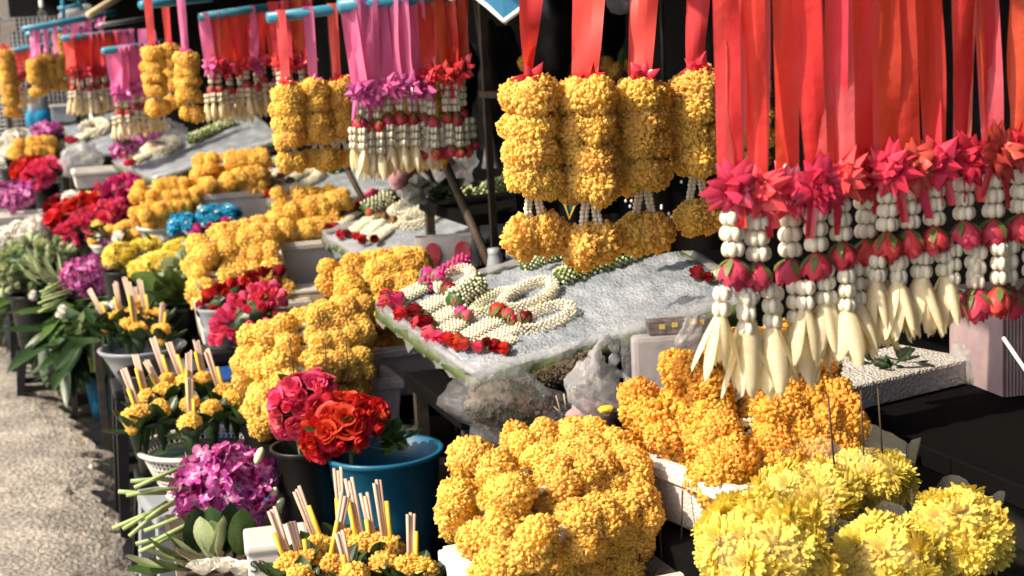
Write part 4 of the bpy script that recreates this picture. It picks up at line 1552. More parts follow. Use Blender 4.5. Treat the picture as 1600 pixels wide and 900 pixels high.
OC = 'incense offerings in the grey basket'
for i, (h, tp) in enumerate(sorted((((170, 500), (139, 451)), ((186, 494), (180, 439)), ((207, 492), (194, 430)), ((216, 516), (200, 436)), ((232, 496), (218, 435)), ((217, 480), (210, 447)), ((252, 518), (255, 471)), ((246, 492), None), ((198, 508), None)), key=lambda q: q[0][0])):
    offering('%s incense and marigold offering from the left in the grey basket' % ORD[i], OC, h, tp, 5.55 - (h[1] - 480) * .006, .033, near=False)
cb = P(222, 540, 5.4)
bucket('grey oval basket of incense offerings', (cb.x, cb.y), .15, .13, 'plastic_grey', cb.z, .62, 'basket')
stool('black stool under the grey basket', (cb.x, cb.y), .24, cb.z - .13 + .089, 'plastic_black')
lf = thing('leaf_sprig', 'dark leaves sprouting left of the grey basket', 'leaves', P(170, 520, 5.45))
leaves(lf, 22, .12, 'leaf_dark', Vector((.05, .05, .03)), .25, .35)
cb = P(161, 574, 7.15)
bucket('blue plastic bucket standing in the gutter', (cb.x, cb.y), .098, cb.z + .088, 'plastic_blue', cb.z)

# --- orchids in front
orch = bunch('large bunch of purple orchids lying with cut stems to the road', 'orchids', 358, 768, 3.5, (78, -8), (14, 62), .085, 95, orchid_f, .034, 'orchid_bloom', None, None, None, 'orchid_bunch', -.1, 'orchid_lip', .9, False)
oc = orch.location
for (x0, y0, x1, y1) in ((210, 762, 290, 728), (204, 752, 290, 752), (197, 774, 300, 762), (175, 826, 275, 786), (192, 827, 262, 784), (202, 838, 262, 795), (225, 830, 315, 796), (212, 850, 305, 822), (217, 862, 310, 826), (228, 812, 280, 780), (240, 846, 320, 806), (185, 768, 260, 770)):
    a_, b_ = P(x0, y0, 3.42), P(x1, y1, 3.47)
    put('stem', MB().tube([a_ - oc, a_.lerp(b_, .5) - oc + Vector((0, 0, U(-.004, .008))), b_ - oc], .0052, 6).mesh('stem', 'stem'), orch)
for (x, y) in ((405, 712), (428, 770), (436, 790), (395, 830)):
    p_ = P(x, y, 3.46) - oc
    put('orchid_bud', MB().ball((0, 0, 0), .011, .011, .022, 7, 6).mesh('orchid_bud', 'orchid_bud'), orch, p_, Euler((U(-1, 1), U(-1, 1), 0)))
tb = table('wooden bench with pale legs under the purple orchids', .26, .56, 3.2, 3.66, P(358, 840, 3.45).z - .012, 'wood_dark', 'wood_pale', 'wooden_bench')

# --- leaf wrapped lotus bundle and the white cooler box
lw = thing('lotus_bundle', 'lotus buds wrapped in green leaves at the front edge', 'lotus', P(325, 880, 3.2))
o = lw.location
for (x, y, dx, dz, L, m) in ((325, 872, -.25, 1, .10, 'leaf_pale'), (345, 868, .35, 1, .09, 'leaf_pale'), (318, 876, -.75, .55, .10, 'leaf_pale'), (300, 880, -1, .30, .11, 'leaf_pale'), (335, 870, .05, 1, .085, 'leaf_pale'),
                             (350, 872, .8, .7, .10, 'leaf_dark'), (300, 868, -.6, .5, .09, 'leaf_mid'), (280, 892, -1, .05, .12, 'leaf_mid'), (370, 872, .5, .9, .12, 'leaf_dark'), (375, 885, .9, .4, .12, 'leaf_dark'), (330, 880, .3, .4, .12, 'leaf_dark'), (300, 895, -.5, .2, .12, 'leaf_mid'), (290, 878, -.8, .5, .11, 'leaf_mid'), (310, 866, .1, .9, .11, 'leaf_dark'), (360, 864, .2, 1, .12, 'leaf_dark'), (340, 862, -.2, 1, .11, 'leaf_dark'), (265, 890, -.9, .3, .11, 'leaf_pale'), (380, 868, .1, .9, .11, 'leaf_mid'), (330, 862, .5, .8, .09, 'leaf_pale')):
    q = Vector((dx, -.25, dz)).normalized().to_track_quat('Z', 'Y')
    put('leaf', leaf_mesh(m, .62, .35, .18, 1), lw, P(x, y, 3.2 + (.04 if m == 'leaf_dark' else 0)) - o, q, L)
for (x, y) in ((318, 897), (348, 894), (372, 898), (395, 902)):
    put('lotus_bloom', rose_mesh('white_bloom', 'open', 1), lw, P(x, y, 3.12) - o, Euler((U(-.4, .1), U(-.3, .3), 0)), .03)
table('wooden bench with pale legs under the lotus bundle', .22, .50, 2.82, 3.18, P(325, 915, 3.1).z - .03, 'wood_dark', 'wood_pale', 'wooden_bench')
cx = P(438, 906, 3.08)
cooler = thing('cooler_box', 'white plastic cooler box with handwriting beside the lotus', 'box', (cx.x, cx.y, cx.z - .10), (0, 0, -.12))
put('body', bevel(MB().box((.0, .055, .085), (.128, .13, .17)).mesh('body', 'plastic_white', False), .012, 2), cooler)
put('lid', bevel(MB().box((.0, .055, .172), (.136, .138, .02)).mesh('lid', 'plastic_white', False), .008, 2), cooler)
put('latch', bevel(MB().box((.012, -.013, .142), (.014, .010, .022)).mesh('latch', 'print_red', False), .003, 1), cooler)
tcu = bpy.data.curves.new('handwriting', 'FONT')
tcu.body = 'SI'
tcu.size = .036
tcu.extrude = .0004
tcu.materials.append(MATS['ink'])
tx = put('handwriting', tcu, cooler, (-.060, -.0112, .127), (PI / 2, 0, 0))
bpy.context.view_layer.update()
hm = bpy.data.meshes.new_from_object(tx)
bpy.data.objects.remove(tx)
put('handwriting', hm, cooler, (-.060, -.0112, .127), (PI / 2, 0, 0))
stool('black stool under the white cooler box', (cx.x + .01, cx.y + .07), .22, cx.z - .10 + .089, 'plastic_black')


# --- chrysanthemums in clear film
def mum_bouquet(label, px, py, D, rx, ry, n, rad=.034):
    c = P(px, py, D)
    t = thing('chrysanthemum_bouquet', label, 'bouquet', c, None, 'yellow chrysanthemum bouquets in film')
    ax, ay, az = V2(rx, 0, D), V2(0, ry, D), fwd * (rx * ppm(D))
    fill_bunch(t, c, ax, ay, az, n, mum_f('chrysanth', 7), rad * .88, 'bloom', -.2, .10, 1.0, True, .5)
    M = Matrix((ax, ay, az)).transposed()
    pts = [M @ Vector((math.sin(PI * j / 7) * math.cos(2 * PI * i / 12), math.sin(PI * j / 7) * math.sin(2 * PI * i / 12), math.cos(PI * j / 7))) * .7 for j in range(8) for i in range(12)]
    put('foliage', MB().grid(pts, 12, 8, wrap=True).mesh('foliage', 'leaf_mid'), t)
    R_ = rx * ppm(D)
    pts = []
    nn = 36
    for k, (f, z) in enumerate(((.30, -.24), (.72, -.12), (1.0, -.03), (1.16, .03), (1.24, .06))):
        for i in range(nn):
            a = 2 * PI * i / nn
            rr = R_ * f * (1 + .05 * math.sin(5 * a + k) + U(-.012, .012)) + (.0 if k < 3 else .004 * math.sin(7 * a))
            pts.append((rr * math.cos(a), rr * math.sin(a), z + (.012 * math.sin(4 * a + k) + U(-.004, .004) if k > 2 else 0)))
    put('film_wrap', MB().grid(pts, nn, 5, wrap=True).mesh('film_wrap', 'film_thin'), t)
    mb = MB()
    for i in range(7):
        mb.tube([(U(-.02, .02), U(-.02, .02), -.05), (U(-.015, .015), U(-.015, .015), -.30)], .004, 5)
    put('stems', mb.mesh('stems', 'stem'), t)
    bucket('black bucket under the ' + label, (c.x, c.y), .075, .2, 'plastic_black', c.z - .10)
    stool('black stool under the ' + label, (c.x, c.y), .2, c.z - .30 + .089, 'plastic_black')


mum_bouquet('front left chrysanthemum bouquet, brightest of the five', 1196, 868, 2.05, 86, 80, 40, .043)
mum_bouquet('chrysanthemum bouquet in the middle of the five', 1384, 886, 2.12, 70, 62, 28, .042)
mum_bouquet('back chrysanthemum bouquet nearest the foam slab', 1360, 748, 2.42, 58, 30, 22, .040)
mum_bouquet('chrysanthemum bouquet behind the brightest one', 1268, 772, 2.36, 70, 36, 26, .041)
mum_bouquet('rightmost chrysanthemum bouquet standing by itself', 1492, 838, 2.16, 56, 64, 26, .042)

# ================================================================== THINGS ON THE RIGHT
table('black covered table at the right edge behind the chrysanthemums', 1.44, 2.5, 1.6, 3.0, .875, 'cloth_shade_black')  # black cover also paints in the shade at this corner
sl, sr_ = P(1318, 616, 2.78), P(1524, 582, 2.98)
d_ = (sr_ - sl)
d_.z = 0
ya = math.atan2(d_.y, d_.x)
slab = thing('foam_slab', 'grey white foam slab lying on the black table', 'slab', (sl.x, sl.y, .876), (0, 0, ya))
put('slab', bevel(MB().box((d_.length / 2, .10, .026), (d_.length, .20, .050)).mesh('slab', 'foam_raw', False), .006, 2), slab)
lp = P(1395, 572, 2.95)
lb = thing('leaf_heap', 'dark green leaf heap on the foam slab', 'leaves', (lp.x, lp.y, .928))
leaves(lb, 20, .045, 'leaf_dark', Vector((.06, .03, .012)), .3, .45)
ctn = P(1612, 590, 2.86)
cart = thing('ribbed_carton', 'ribbed mauve carton at the right edge of the picture', 'box', (ctn.x, ctn.y, .876), (0, 0, -.1))
mb = MB()
pts = []
for z in (0, .19):
    for i in range(81):
        x = -.06 + .30 * i / 80
        pts.append((x, -.0 + (.0022 if i % 2 else -.0022), z))
mb.grid(pts, 81, 2)
mb.box((.09, .105, .095), (.30, .20, .19))
put('carton_body', mb.mesh('carton_body', 'paper_pinkish', False), cart)
a_, b_ = P(1568, 528, 2.7), P(1612, 592, 2.62)
tag(put('white_stick', MB().tube([a_, b_], .004, 8).mesh('white_stick', 'white_trim')), 'thin white stick leaning over the mauve carton', 'stick')


def crumple(c, rx, ry, rz, m, name, label, cat, seed=0, amp=.25, flat=0.0, handles=0, mats=None, n=16, rot=None):
    """creased plastic bag or bundle"""
    rd = random.Random(seed)
    fr = [(rdv, rd.uniform(2, 7), rd.uniform(0, 6)) for rdv in [Vector((rd.gauss(0, 1), rd.gauss(0, 1), rd.gauss(0, 1))) for _ in range(9)]]
    pts = []
    nv = n
    for j in range(nv + 1):
        th = PI * j / nv
        for i in range(n * 2):
            u = Vector((max(.02, math.sin(th)) * math.cos(PI * i / n), max(.02, math.sin(th)) * math.sin(PI * i / n), math.cos(th)))
            f = 1
            for v, w_, ph in fr:
                f += amp / 5 * abs(math.sin(u.dot(v) * w_ * .6 + ph)) - amp / 9
            z = u.z
            f += rd.uniform(-.5, .5) * amp * .14
            pts.append((u.x * rx * f, u.y * ry * f, max(z, -1 + flat) * rz * f))
    t = thing(name, label, cat, c, rot)
    put('bag_body', MB().grid(pts, n * 2, nv + 1, wrap=True).mesh('bag_body', m), t)
    return t


# knotted white bag
kb = P(928, 604, 3.12)
b1 = crumple(kb, .050, .045, .055, 'film_white', 'plastic_bag', 'knotted white plastic bag right of the clear bundle', 'bag', 4, .7)
for (ox, oz, rr, tl) in ((.022, .072, .026, .3), (.045, -.01, .03, -.5), (-.005, .05, .02, 1.2)):
    pts = [Vector((math.cos(2 * PI * k / 14) * rr, 0, math.sin(2 * PI * k / 14) * rr * 1.25)) for k in range(15)]
    put('handle_loop', MB().tube([Matrix.Rotation(tl, 3, 'Z') @ p + Vector((ox, -.02, oz)) for p in pts], [.009 + .005 * math.sin(k * 2.1) for k in range(15)], 7).mesh('handle_loop', 'film_white'), b1)
crumple(P(925, 648, 3.15), .05, .045, .035, 'paper_pinkish', 'printed_pack', 'pink printed pack under the knotted bag', 'pack', 6, .4)
crumple(P(948, 640, 3.08), .018, .015, .009, 'print_yellow', 'yellow_tag', 'small yellow tag beside the pink pack', 'tag', 7, .3)
# clear bundle with moss below the tray
c_ = P(800, 640, 3.22)
mo = crumple(c_, .125, .075, .075, 'film', 'moss_bundle', 'clear plastic bundle of dark moss hanging below the nearest tray', 'bundle', 9, .8, rot=Euler((0, .28, -.15)), n=20)
put('dark_filling', MB().ball((0, 0, 0), .108, .062, .060, 14, 9).mesh('dark_filling', 'moss'), mo)
mb = MB()
for k in range(420):
    d = rdir()
    p = Vector((d.x * .108, d.y * .062, d.z * .060)) * U(.9, 1.02)
    mb.octa(p, U(.003, .006), U(.006, .016), rdir())
stuff(put('moss', mb.mesh('moss', 'moss'), mo))
c2_ = P(868, 588, 3.3)
mo2 = thing('moss_roll', 'rough brown moss roll between the tray and the clear bundle', 'moss', c2_, Euler((0, -.30, -.15)))
mb = MB()
mb.tube([(-.10, 0, 0), (0, 0, .004), (.10, 0, 0)], .024, 8)
for k in range(700):
    a = U(0, 2 * PI)
    mb.octa((U(-.10, .10), .03 * math.cos(a), .024 * math.sin(a)), U(.002, .005), U(.004, .012), rdir())
stuff(put('moss', mb.mesh('moss', 'moss'), mo2))
for k in range(9):
    p = P(U(830, 930), U(590, 640), 3.2) - c2_
    d = Vector((U(-.03, .03), 0, -U(.03, .07)))
    put('straw', MB().tube([p, p + d], .0018, 4).mesh('straw', 'bamboo'), mo2)
table('black table under the clear bundle and the bags', .98, 1.50, 2.72, 3.04, P(800, 690, 3.2).z - .02)
# upright clear bag
ub = P(1052, 600, 3.0)
up_ = thing('clear_bag', 'large upright clear bag of folded paper right of the tray', 'bag', ub, (0, 0, -.25))
pts = []
for j in range(13):
    v = j / 12
    for i in range(25):
        a = 2 * PI * i / 24
        sx = math.copysign(abs(math.cos(a)) ** .45, math.cos(a))
        sy = math.copysign(abs(math.sin(a)) ** .45, math.sin(a))
        pts.append((sx * (.10 + .008 * v) + U(-.006, .006), sy * (.05 - .035 * v) + U(-.007, .007), .20 * v + U(-.004, .004) - .02))
put('bag_body', MB().grid(pts, 25, 13).mesh('bag_body', 'film'), up_)
put('paper_stack', bevel(MB().box((0, .0, .045), (.165, .045, .12)).mesh('paper_stack', 'paper_lilac', False), .010, 2), up_)
put('printed_strip', bevel(MB().box((.012, -.002, .122), (.125, .03, .030)).mesh('printed_strip', 'print_brown', False), .003, 1), up_)
for x, z in ((-.022, .124), (.004, .126), (.042, .130), (.058, .128)):
    put('printed_label', MB().box((x, -.0185, z), (.011, .004, .009)).mesh('printed_label', 'print_yellow', False), up_)
crumple(P(1082, 520, 2.98), .028, .02, .035, 'film_white', 'film_knot', 'twisted knot of clear film on the upright bag', 'film', 12, .9, rot=Euler((0, .8, 0)))
crumple(P(1512, 575, 3.0), .03, .04, .05, 'film_white', 'film_scrap', 'crumpled pale film between slab and carton', 'film', 13, .8)

# printed bag behind the first tray
pb = P(700, 408, 4.5)
pbt = thing('printed_bag', 'white bag printed with red ovals behind the nearest tray', 'bag', pb, (0, 0, -.28))
pts = []
for j in range(6):
    for i in range(17):
        a = 2 * PI * i / 16
        sx = math.copysign(abs(math.cos(a)) ** .4, math.cos(a))
        pts.append((sx * .10 + U(-.003, .003), math.sin(a) * .035 + U(-.004, .004), -.02 + .10 * j / 5))
mbp = MB().grid(pts, 17, 6)
put('bag_body', mbp.mesh('bag_body', 'plastic_white'), pbt)
for x in (-.045, .045):
    pts = [(x + .024 * math.cos(2 * PI * k / 20), -.042, .03 + .034 * math.sin(2 * PI * k / 20)) for k in range(20)]
    pts += [(p[0], -.036, p[2]) for p in pts]
    put('printed_oval', MB().add(pts, [tuple(range(20))[::-1]] + [(k, (k + 1) % 20, 20 + (k + 1) % 20, 20 + k) for k in range(20)]).mesh('printed_oval', 'print_red', False), pbt)
table('black table behind the nearest tray', 1.15, 1.75, 4.1, 4.8, pb.z - .024)
# dark cups
for i, (px, py) in enumerate(((776, 412), (800, 418), (822, 408), (846, 404))):
    p = P(px, py + 12, 4.12 + .04 * i)
    cu = thing('plastic_cone', ('first', 'second', 'third', 'fourth')[i] + ' dark grey plastic cone from the leaning pole', 'cone', p, Euler((U(-.1, .1), U(-.1, .1), 0)), 'dark cones behind the nearest tray')
    put('cone_body', MB().lathe([(.001, -.03), (.03, -.03), (.026, .02), (.016, .055), (.015, .062), (.001, .062)], 16).mesh('cone_body', 'plastic_grey' if i % 2 == 0 else 'plastic_black'), cu)
    put('cap', MB().lathe([(.019, .05), (.019, .066), (.001, .067)], 14).mesh('cap', 'plastic_grey'), cu)
# leaning poles
pole('dark wooden pole leaning over the second ice tray', P(681, 222, 4.7), P(764, 412, 4.3), .014, 'wood_dark')
pole('thin dark pole leaning behind the third tray', P(503, 190, 6.0), P(577, 330, 5.75), .012, 'wood_dark')
pole('brown pole standing in the dark behind the large garlands', P(742, -20, 5.2), P(772, 230, 5.2), .012, 'wood_dark')
cone2 = P(768, 262, 5.15)
tag(put('grey_cone', MB().lathe([(.035, 0), (.02, .07), (.012, .12), (.001, .12)], 14).mesh('grey_cone', 'plastic_grey'), None, cone2), 'grey flared cone at the lower end of the brown pole', 'cone')
pole('thin grey pole in the dark between the large garlands', P(1033, -10, 4.4), P(1037, 130, 4.4), .006, 'metal_dark')

# ribbed sleeve over bags behind the second tray
pts = []
rs_ = []
key = [P(700, 262, 5.0), P(690, 245, 5.0), P(668, 240, 4.95), P(640, 255, 4.9), P(620, 276, 4.88), P(626, 290, 4.9)]
for k in range(len(key) - 1):
    for q in range(12):
        f = q / 12
        pts.append(key[k].lerp(key[k + 1], f))
        rs_.append((.042 - .006 * abs(k - 2)) * (1 + .05 * (q % 2)))
for _ in range(2):
    pts = [pts[0]] + [(pts[i - 1] + pts[i] * 2 + pts[i + 1]) / 4 for i in range(1, len(pts) - 1)] + [pts[-1]]
tag(put('ribbed_sleeve', MB().tube(pts, rs_, 16).mesh('ribbed_sleeve', 'pink_knit')), 'bent pink ribbed sleeve above the clear bags', 'sleeve')
crumple(P(648, 298, 4.95), .05, .05, .05, 'film_white', 'plastic_bag', 'left crumpled clear bag under the pink sleeve', 'bag', 21, .9)
crumple(P(712, 262, 5.1), .06, .05, .06, 'film_white', 'plastic_bag', 'right crumpled clear bag beside the pink sleeve', 'bag', 22, .9)
gl = thing('leaf_heap', 'dark betel leaves heaped around the crumpled bags', 'leaves', P(690, 304, 5.0))
leaves(gl, 40, .05, 'leaf_dark', Vector((.13, .06, .03)), .5, .7)
leaves(gl, 8, .04, 'leaf_mid', Vector((.12, .05, .035)), .6, .7)
table('black table under the crumpled bags behind the second tray', 1.35, 2.0, 4.5, 5.1, P(690, 318, 5.0).z - .01)

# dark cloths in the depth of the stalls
for i, (px, py, D, w_, h_, m, lab) in enumerate(((1080, 310, 3.6, .22, .26, 'cloth_shade_black', 'black cloth with white dots behind the large marigold garlands'),)):
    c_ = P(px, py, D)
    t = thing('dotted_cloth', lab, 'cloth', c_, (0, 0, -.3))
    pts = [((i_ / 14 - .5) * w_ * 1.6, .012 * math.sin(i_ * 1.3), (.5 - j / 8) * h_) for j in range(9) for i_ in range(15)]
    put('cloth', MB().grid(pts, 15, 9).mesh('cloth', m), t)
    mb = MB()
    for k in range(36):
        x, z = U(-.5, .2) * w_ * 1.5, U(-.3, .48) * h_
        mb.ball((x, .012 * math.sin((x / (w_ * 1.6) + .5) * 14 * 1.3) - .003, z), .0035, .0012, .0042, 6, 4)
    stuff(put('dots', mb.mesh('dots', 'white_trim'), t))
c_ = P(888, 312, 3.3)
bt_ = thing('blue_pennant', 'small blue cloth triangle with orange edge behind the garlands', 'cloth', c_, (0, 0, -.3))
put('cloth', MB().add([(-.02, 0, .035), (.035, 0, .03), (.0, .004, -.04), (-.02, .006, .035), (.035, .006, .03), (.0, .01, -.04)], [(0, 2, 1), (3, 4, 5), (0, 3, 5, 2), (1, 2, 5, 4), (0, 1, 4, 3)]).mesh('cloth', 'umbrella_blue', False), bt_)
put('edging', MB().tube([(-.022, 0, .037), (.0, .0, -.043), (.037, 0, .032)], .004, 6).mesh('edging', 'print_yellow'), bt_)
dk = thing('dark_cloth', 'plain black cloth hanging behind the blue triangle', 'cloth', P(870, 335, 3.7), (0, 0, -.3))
put('cloth', MB().grid([((i_ / 14 - .5) * .2, .012 * math.sin(i_ * 1.1), (.5 - j / 8) * .2) for j in range(9) for i_ in range(15)], 15, 9).mesh('cloth', 'cloth_shade_black'), dk)
# shelf flowers deep in the shade
for i, (px, py) in enumerate(((835, 104), (872, 112), (942, 104), (975, 108))):
    p = P(px, py, 4.6)
    t = thing('small_marigold_bunch', ('first', 'second', 'third', 'fourth')[i] + ' small marigold bunch from the left on the shaded shelf', 'flowers', p, None, 'marigold bunches on the shaded shelf')
    for k in range(4):
        put('marigold_head', head('marigold', False), t, (U(-.04, .04), U(-.02, .02), U(-.012, .012)), rdir().to_track_quat('Z', 'Y'), .026)
    put('leaf', leaf_mesh('leaf_mid', .45, .3, .1, 0), t, (-.01, 0, .01), (U(-.2, .2), U(-.2, .2), 0), .06)
sh = P(905, 124, 4.6)
shelf = thing('dark_shelf', 'dark wooden shelf in the shade behind the garlands', 'shelf', (sh.x, sh.y, sh.z - .03))
put('board', MB().box((0, 0, 0), (.6, .2, .02)).mesh('board', 'wood_dark', False), shelf)
for x in (-.28, .28):
    put('post', MB().box((x, .085, -.2), (.02, .02, 2.2)).mesh('post', 'wood_dark', False), shelf)
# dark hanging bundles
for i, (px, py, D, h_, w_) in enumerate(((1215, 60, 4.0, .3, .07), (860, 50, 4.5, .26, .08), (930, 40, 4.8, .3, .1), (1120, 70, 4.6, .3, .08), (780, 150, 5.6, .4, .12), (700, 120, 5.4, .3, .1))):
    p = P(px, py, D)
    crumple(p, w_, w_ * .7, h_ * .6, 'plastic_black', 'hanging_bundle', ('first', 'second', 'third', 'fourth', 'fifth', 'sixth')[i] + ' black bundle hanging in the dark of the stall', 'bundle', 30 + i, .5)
# light bulbs
for (px, py, D, lab) in ((968, -4, 3.0, 'clear light bulb hanging above the large marigold garlands'), (66, 22, 9.2, 'clear light bulb hanging at the far upper left')):
    p = P(px, py, D)
    t = thing('light_bulb', lab, 'bulb', p)
    put('glass', MB().lathe([(.001, -.036), (.018, -.031), (.028, -.016), (.030, 0), (.024, .018), (.014, .034), (.012, .045)], 20).mesh('glass', 'glass'), t)
    put('socket', MB().lathe([(.014, .042), (.015, .085), (.001, .088)], 14).mesh('socket', 'plastic_white'), t)
    put('cord', MB().tube([(0, 0, .085), (0, 0, 2.3 - p.z)], .003, 5).mesh('cord', 'plastic_black'), t)

# umbrella corner at the top
tipp = P(788, 33, 3.3)
um = thing('umbrella', 'blue umbrella with white hem, only its lowest corner in view', 'umbrella', tipp)
ctr = Vector((.30, .16, .62))
nrm = Vector((-.62, -.34, 1)).normalized()
e1 = Vector((-ctr.x, -ctr.y, 0))
e1 = (e1 - nrm * e1.dot(nrm)).normalized()
e2 = nrm.cross(e1)
rim = []
for k in range(8):
    a = 2 * PI * k / 8
    rim.append(ctr + (e1 * math.cos(a) + e2 * math.sin(a)) * .36 - nrm * .42)
off = -rim[0]
rim = [p + off for p in rim]
apex = ctr + nrm * .06 + off
mb = MB()
for k in range(8):
    A_, B_ = rim[k], rim[(k + 1) % 8]
    mid = (A_ + B_) / 2 * .97 + apex * .03 + nrm * .02
    q1, q2 = A_.lerp(apex, .5) + nrm * .05, B_.lerp(apex, .5) + nrm * .05
    mb.add([A_, mid, B_, q1, q2, apex, (q1 + q2) / 2 + nrm * .01], [(0, 1, 6, 3), (1, 2, 4, 6), (3, 6, 5), (6, 4, 5)])
put('canopy', mb.mesh('canopy', 'umbrella_blue'), um)
mb = MB()
for k in range(8):
    A_, B_ = rim[k], rim[(k + 1) % 8]
    mid = (A_ + B_) / 2 * .97 + apex * .03 + nrm * .02
    mb.tube([A_, A_.lerp(mid, .5) + nrm * .004, mid, mid.lerp(B_, .5) + nrm * .004, B_], .006, 6)
put('hem', mb.mesh('hem', 'white_trim'), um)
for k in range(8):
    put('rib', MB().tube([rim[k] * 1.0 - nrm * .01, apex - nrm * .02], .003, 5).mesh('rib', 'metal_grey'), um)


# ================================================================== FAR LEFT STALLS
def lotus_f():
    return rose_mesh('leaf_pale', 'bud', random.randint(0, 3))


# flowers before the domed marigold pile
bunch('bunch of dark red roses below the domed marigold pile', 'roses', 378, 464, 5.15, (60, -28), (10, 20), .07, 34, rose_f('rose_dark', ('bud', 'open')), .027, 'rose', (4, .08, 'leaf_dark'))
bunch('few brighter red roses among the dark red bunch', 'roses', 352, 468, 5.05, (36, -22), (8, 14), .05, 12, rose_f('rose_red', ('bud',)), .024, 'rose', None, stem=False)
bunch('bunch of pink rosebuds right of the grey bucket', 'roses', 393, 497, 4.9, (48, -36), (18, 22), .07, 42, rose_f('rose_pink', ('bud',)), .027, 'rose', (4, .08, 'leaf_mid'), (.075, .08, 'the pink rosebuds', .20, 'plastic_black', 'plastic_blue_deep'))
gb = P(345, 478, 5.0)
bucket('small grey bucket with white handle below the dark red roses', (gb.x, gb.y), .075, .14, 'plastic_grey', gb.z, .8, 'bucket', True)
stool('black stool under the small grey bucket', (gb.x, gb.y), .18, gb.z - .14 + .089, 'plastic_black')
kb_ = P(470, 450, 5.45)
kx = thing('cardboard_box', 'flat brown cardboard box right of the domed marigolds', 'box', (kb_.x, kb_.y, kb_.z - .06), (0, 0, -.15))
put('box_body', bevel(MB().box((0, 0, .026), (.17, .16, .052)).mesh('box_body', 'kraft', False), .003, 1), kx)
put('lid', bevel(MB().box((0, 0, .058), (.176, .166, .012)).mesh('lid', 'plastic_white', False), .002, 1), kx)
table('black table under the flat cardboard box', 1.0, 1.2, 5.28, 5.46, kb_.z - .066)
nb = thing('newspaper_scrap', 'crumpled newspaper at the front of the domed pile', 'paper', P(325, 452, 5.15))
for k in range(5):
    put('sheet', leaf_mesh('kraft', .8, .5, .3, k % 3), nb, (U(-.03, .03), U(-.02, .02), U(-.02, .0)), rdir().to_track_quat('Z', 'Y'), .05)
bl2 = P(372, 560, 4.75)
stool('deep blue plastic stool below the pink rosebuds', (bl2.x, bl2.y), .20, bl2.z + .05, 'plastic_blue_deep')
bl3 = P(474, 720, 3.9)
stool('blue plastic stool behind the pink roses', (bl3.x, bl3.y), .22, .55, 'plastic_blue_deep')

# pale lotus and wrapped greens
bunch('pale lotus buds left of the domed marigold pile', 'lotus', 296, 424, 5.9, (30, -14), (8, 20), .07, 22, lotus_f, .024, 'lotus_bud', (10, .10, 'leaf_pale'), (.09, .07, 'the pale lotus buds', .22, 'plastic_black'), tilt=.5)
gw = thing('leaf_wrapped_bunch', 'greens wrapped in dark leaves below the yellow chrysanthemums', 'leaves', P(268, 462, 5.7))
leaves(gw, 26, .13, 'leaf_mid', Vector((.06, .05, .03)), .3, .6)
leaves(gw, 10, .12, 'leaf_dark', Vector((.06, .05, .04)), -.3, .6)
stand(P(268, 470, 5.7), .09, P(268, 470, 5.7).z - .02, 'the leaf wrapped greens', .25)

# yellow chrysanthemums in the middle distance
YG = 'small yellow chrysanthemum bunches'
for lab, px, py, D, a, b, n in (('left yellow chrysanthemum bunch beside the far orchids', 190, 400, 6.3, (25, -3), (3, 16), 12), ('front yellow chrysanthemum bunch, widest of four', 250, 414, 6.1, (46, -10), (5, 16), 20),
                                ('upper yellow chrysanthemum bunch below the small offering bowl', 226, 388, 6.5, (24, -5), (3, 11), 12), ('right yellow chrysanthemum bunch below the blue daisies', 282, 388, 6.4, (22, -4), (3, 11), 11)):
    bunch(lab, 'chrysanthemums', px, py, D, a, b, .08, n, mum_f('chrysanth', 5), .038, 'bloom', (4, .08, 'leaf_mid'), (.085, .06, 'the ' + lab, .25), YG)
for i, (px, py, D) in enumerate(((212, 402, 6.35), (252, 384, 6.5), (272, 408, 6.25))):
    crumple(P(px, py, D), .045, .03, .035, 'film_white', 'paper_wrap', ('left', 'middle', 'right')[i] + ' pale paper wrap between the yellow chrysanthemums', 'wrap', 50 + i, .9)
# blue daisies, dark roses with pale wrap


def daisy(label, px, py, D, a, b, n):
    t = bunch(label, 'daisies', px, py, D, a, b, .07, n, mum_f('blue_bloom', 4), .036, 'daisy', (4, .08, 'leaf_dark'), (.09, .06, 'the ' + label, .28), 'blue daisy bunches', 'flower_bunch')
    for ch in [o for o in COL.objects if o.parent == t and o.name.startswith('daisy')]:
        put('eye', MB().ball((0, 0, .34), .22, .22, .12, 7, 4).mesh('eye', 'daisy_eye'), ch)


daisy('left bunch of bright blue daisies', 288, 352, 6.7, (22, -4), (3, 15), 9)
daisy('right bunch of bright blue daisies', 340, 342, 6.7, (34, -6), (4, 17), 15)
bunch('dark red roses in pale wrap below the blue daisies', 'roses', 342, 378, 6.3, (34, -14), (6, 17), .07, 24, rose_f('rose_dark', ('bud', 'open')), .028, 'rose', (3, .07, 'leaf_dark'), (.08, .06, 'the dark red wrapped roses', .25))
bunch('few magenta roses at the top of the dark red wrapped bunch', 'roses', 330, 364, 6.25, (26, -8), (3, 6), .04, 7, rose_f('rose_magenta', ('bud',)), .026, 'rose', None, stem=False)
pwp = thing('petal_wrap', 'upright pale leaves at the left of the dark red roses', 'leaves', P(308, 384, 6.2))
leaves(pwp, 10, .09, 'white_bloom', Vector((.03, .03, .03)), .5, .35)

